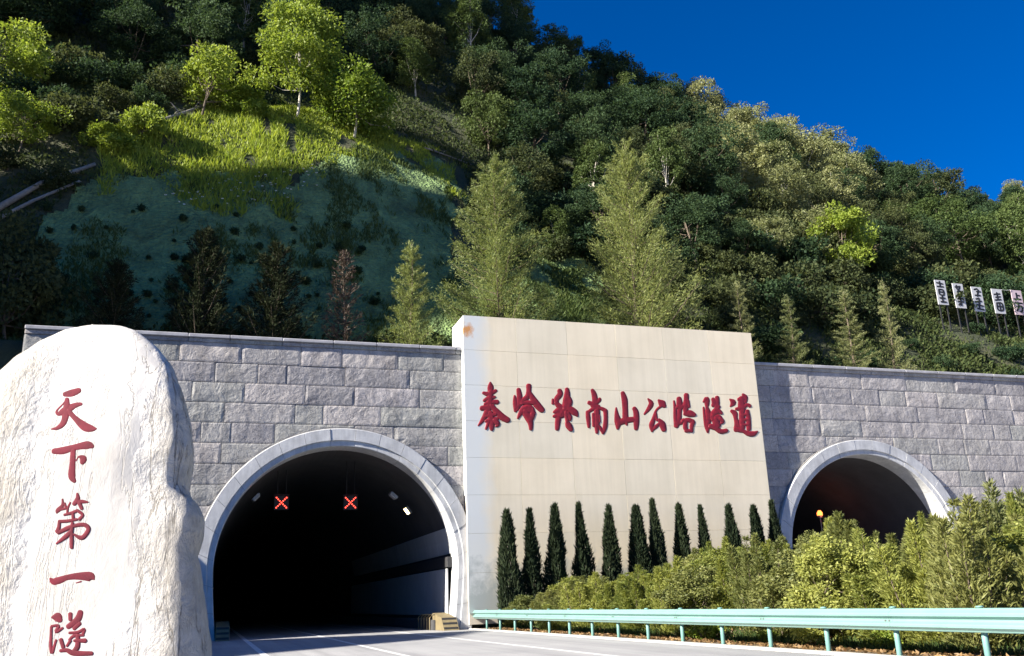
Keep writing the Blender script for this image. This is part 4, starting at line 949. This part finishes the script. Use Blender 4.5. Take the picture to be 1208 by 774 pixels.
SH = [broadleaf('s', 2.2, 1.7, 2.0, 22, 2600, .24, M['leaf_forest'] if k < 2 else M['leaf_forest2'], M['bark'], 0, .05, .42) for k in range(4)]
GUARD = [(112, 225), (112, 160), (195, 136), (240, 122), (470, 130), (560, 198), (570, 255), (545, 310), (720, 330), (730, 440), (0, 440), (30, 250)]
PALEP = [(800, 105), (940, 112), (1010, 150), (1020, 230), (985, 275), (880, 275), (840, 195), (805, 165)]  # image area where the trees get the sunlit leaf tone
nt_ = ns_ = 0
yy = 57.0
while yy < 118:
    st = 4.7 + (yy - 57) * .03; xx = -32.0 + random.uniform(0, 3)
    while xx < 150:
        x = xx + random.uniform(-1.6, 1.6); y = yy + random.uniform(-1.6, 1.6); xx += st
        z = float(T(x, y)); b_, t_ = proj([(x, y, z), (x, y, z + 7)])
        if b_[0] < -60 or b_[0] > 1270 or b_[1] < -90: continue
        if y > 104 or (x < 0 and y < 65): continue
        if inpoly(np.array([b_]), GUARD)[0]: continue
        if 1080 < b_[0] < 1215 and 325 < b_[1] < 420 and y < 60: continue
        mid = (b_ + t_) / 2; pale = inpoly(np.array([mid]), PALEP)[0] and random.random() < .85
        rim = (b_[0] > 1060 and y > 93 and random.random() < .5)
        s_ = random.uniform(.72, 1.15) * (.8 if y > 96 else 1) * (.72 if y < 64 else 1)
        if pale or rim:
            plant('lit_toned_tree', PALE[random.randrange(3)], (x, y, z - .2), s_, 'tree with sunlight-toned pale leaves in the clump below the right skyline' if pale else 'leafy tree with sunlight-toned pale leaves on the low right skyline', 'tree', 'sunlit pale trees on the right of the mountain')
        else:
            z_ = 'upper left slope' if b_[0] < 500 else ('middle slope' if b_[0] < 820 else 'right slope')
            fv = random.randrange(7); plant('forest_tree', FP[fv], (x, y, z - .2), (s_ * random.uniform(.85, 1.15), s_, s_ * random.uniform(.85, 1.15)), '%s in the wood, %s of the mountain' % (('dark green leafy tree', 'dark green egg-crowned tree', 'dark green leafy tree', 'olive green leafy tree', 'olive green leafy tree', 'tall slim pale-trunked tree', 'low spreading mid-green tree')[fv], z_), 'tree', 'dark wood on the mountain ' + z_)
        nt_ += 1
    yy += st * .88
# shrubs along the foot of the slope and on the shoulders
yy = 45.0
while yy < 64:
    xx = -14.0 + random.uniform(0, 2)
    while xx < 80:
        x = xx + random.uniform(-1, 1); y = yy + random.uniform(-.8, .8); xx += 2.6 + .03 * max(xx, 0)
        z = float(T(x, y)); b_ = proj([(x, y, z)])[0]
        if b_[0] < -40 or b_[0] > 1260: continue
        if b_[0] < 835 and inpoly(np.array([b_]), GUARD)[0]: continue
        if b_[0] < 860 and b_[1] > 380: continue
        if 1085 < b_[0] < 1230 and 45 < y < 52 and b_[1] < 392: continue
        s_ = random.uniform(.7, 1.3) * (.62 if y < 47 else 1)
        if 1020 < b_[0] < 1260 and y < 53:
            s_ *= .5
            if proj([(x, y, z + 2.4 * s_)])[0][1] < 374: continue
        plant('dark_shrub', SH[random.randrange(4)], (x, y, z - .15), s_, *(('dark green shrub on the slope above and beside the grassy shoulder', 'shrub', 'dark shrubs around the grassy shoulder') if b_[0] < 500 else ('dark green shrub on the slope between and behind the tall conifers', 'shrub', 'dark shrubs behind the tall conifers') if b_[0] < 850 else ('dark green shrub on the slope behind the right wall', 'shrub', 'dark shrubs behind the right wall')), parts=('stem', 'foliage')); ns_ += 1
    yy += 2.3
# low undergrowth covering the soil between the trees
n = 420000; y = 44.5 + 60 * rng.random(n) ** 1.3; x = rng.uniform(-.32, 1.35, n) * y; z = T(x, y); pp = proj(np.stack([x, y, z], -1))
kp = (pp[:, 0] > -30) & (pp[:, 0] < 1240) & (pp[:, 1] > -30) & ~inpoly(pp, NETP) & ~inpoly(pp, GRSP) & (y > 44.3)
cl = noise3(x * .55, y * .55, 0, 71); kp &= cl + .3 * rng.normal(size=n) > -.35; x, y, z, cl = x[kp], y[kp], z[kp], cl[kp]; n = len(x)
P = np.stack([x, y, z + rng.random(n) ** 1.3 * np.clip(.35 + .75 * cl, .15, 1.1)], -1)
tag(link('undergrowth', leaf_mesh('undergrowth', leaf_quads(P, np.stack([rng.normal(size=n) * .8, rng.normal(size=n) * .8 - .3, .5 + rng.random(n)], -1), rng.uniform(.14, .38, n), rng.uniform(.08, .2, n)), M['leaf_under'])), 'low dark undergrowth covering the mountain soil between the trees', 'undergrowth', kind='stuff')
# trees of the far hill on the right
for k in range(130):
    x = random.uniform(170, 262); y = random.uniform(120, 182); z = float(T(x, y)); b_ = proj([(x, y, z)])[0]
    if not (1140 < b_[0] < 1260): continue
    plant('far_tree', (PALE + FP[:2])[random.randrange(5)], (x, y, z - .3), random.uniform(1.0, 1.5), 'leafy tree on the far hill at the right edge', 'tree', 'trees on the far right hill')
# trees on the unseen flank left of the frame
for k in range(40):
    x = random.uniform(-75, -22); y = random.uniform(-60, -22); z = float(T(x, y))
    b_ = proj([(x, y, z + 5)])[0]
    if b_[0] > -80 and y > 5: continue
    if random.random() < .5: continue
    plant('flank_tree', FP[k % 7], (x, y, z - .3), random.uniform(.6, .9), 'dark tree on the steep flank left of the road', 'tree', 'trees on the left flank')
print('trees', nt_, 'shrubs', ns_, 'tufts', cnt)
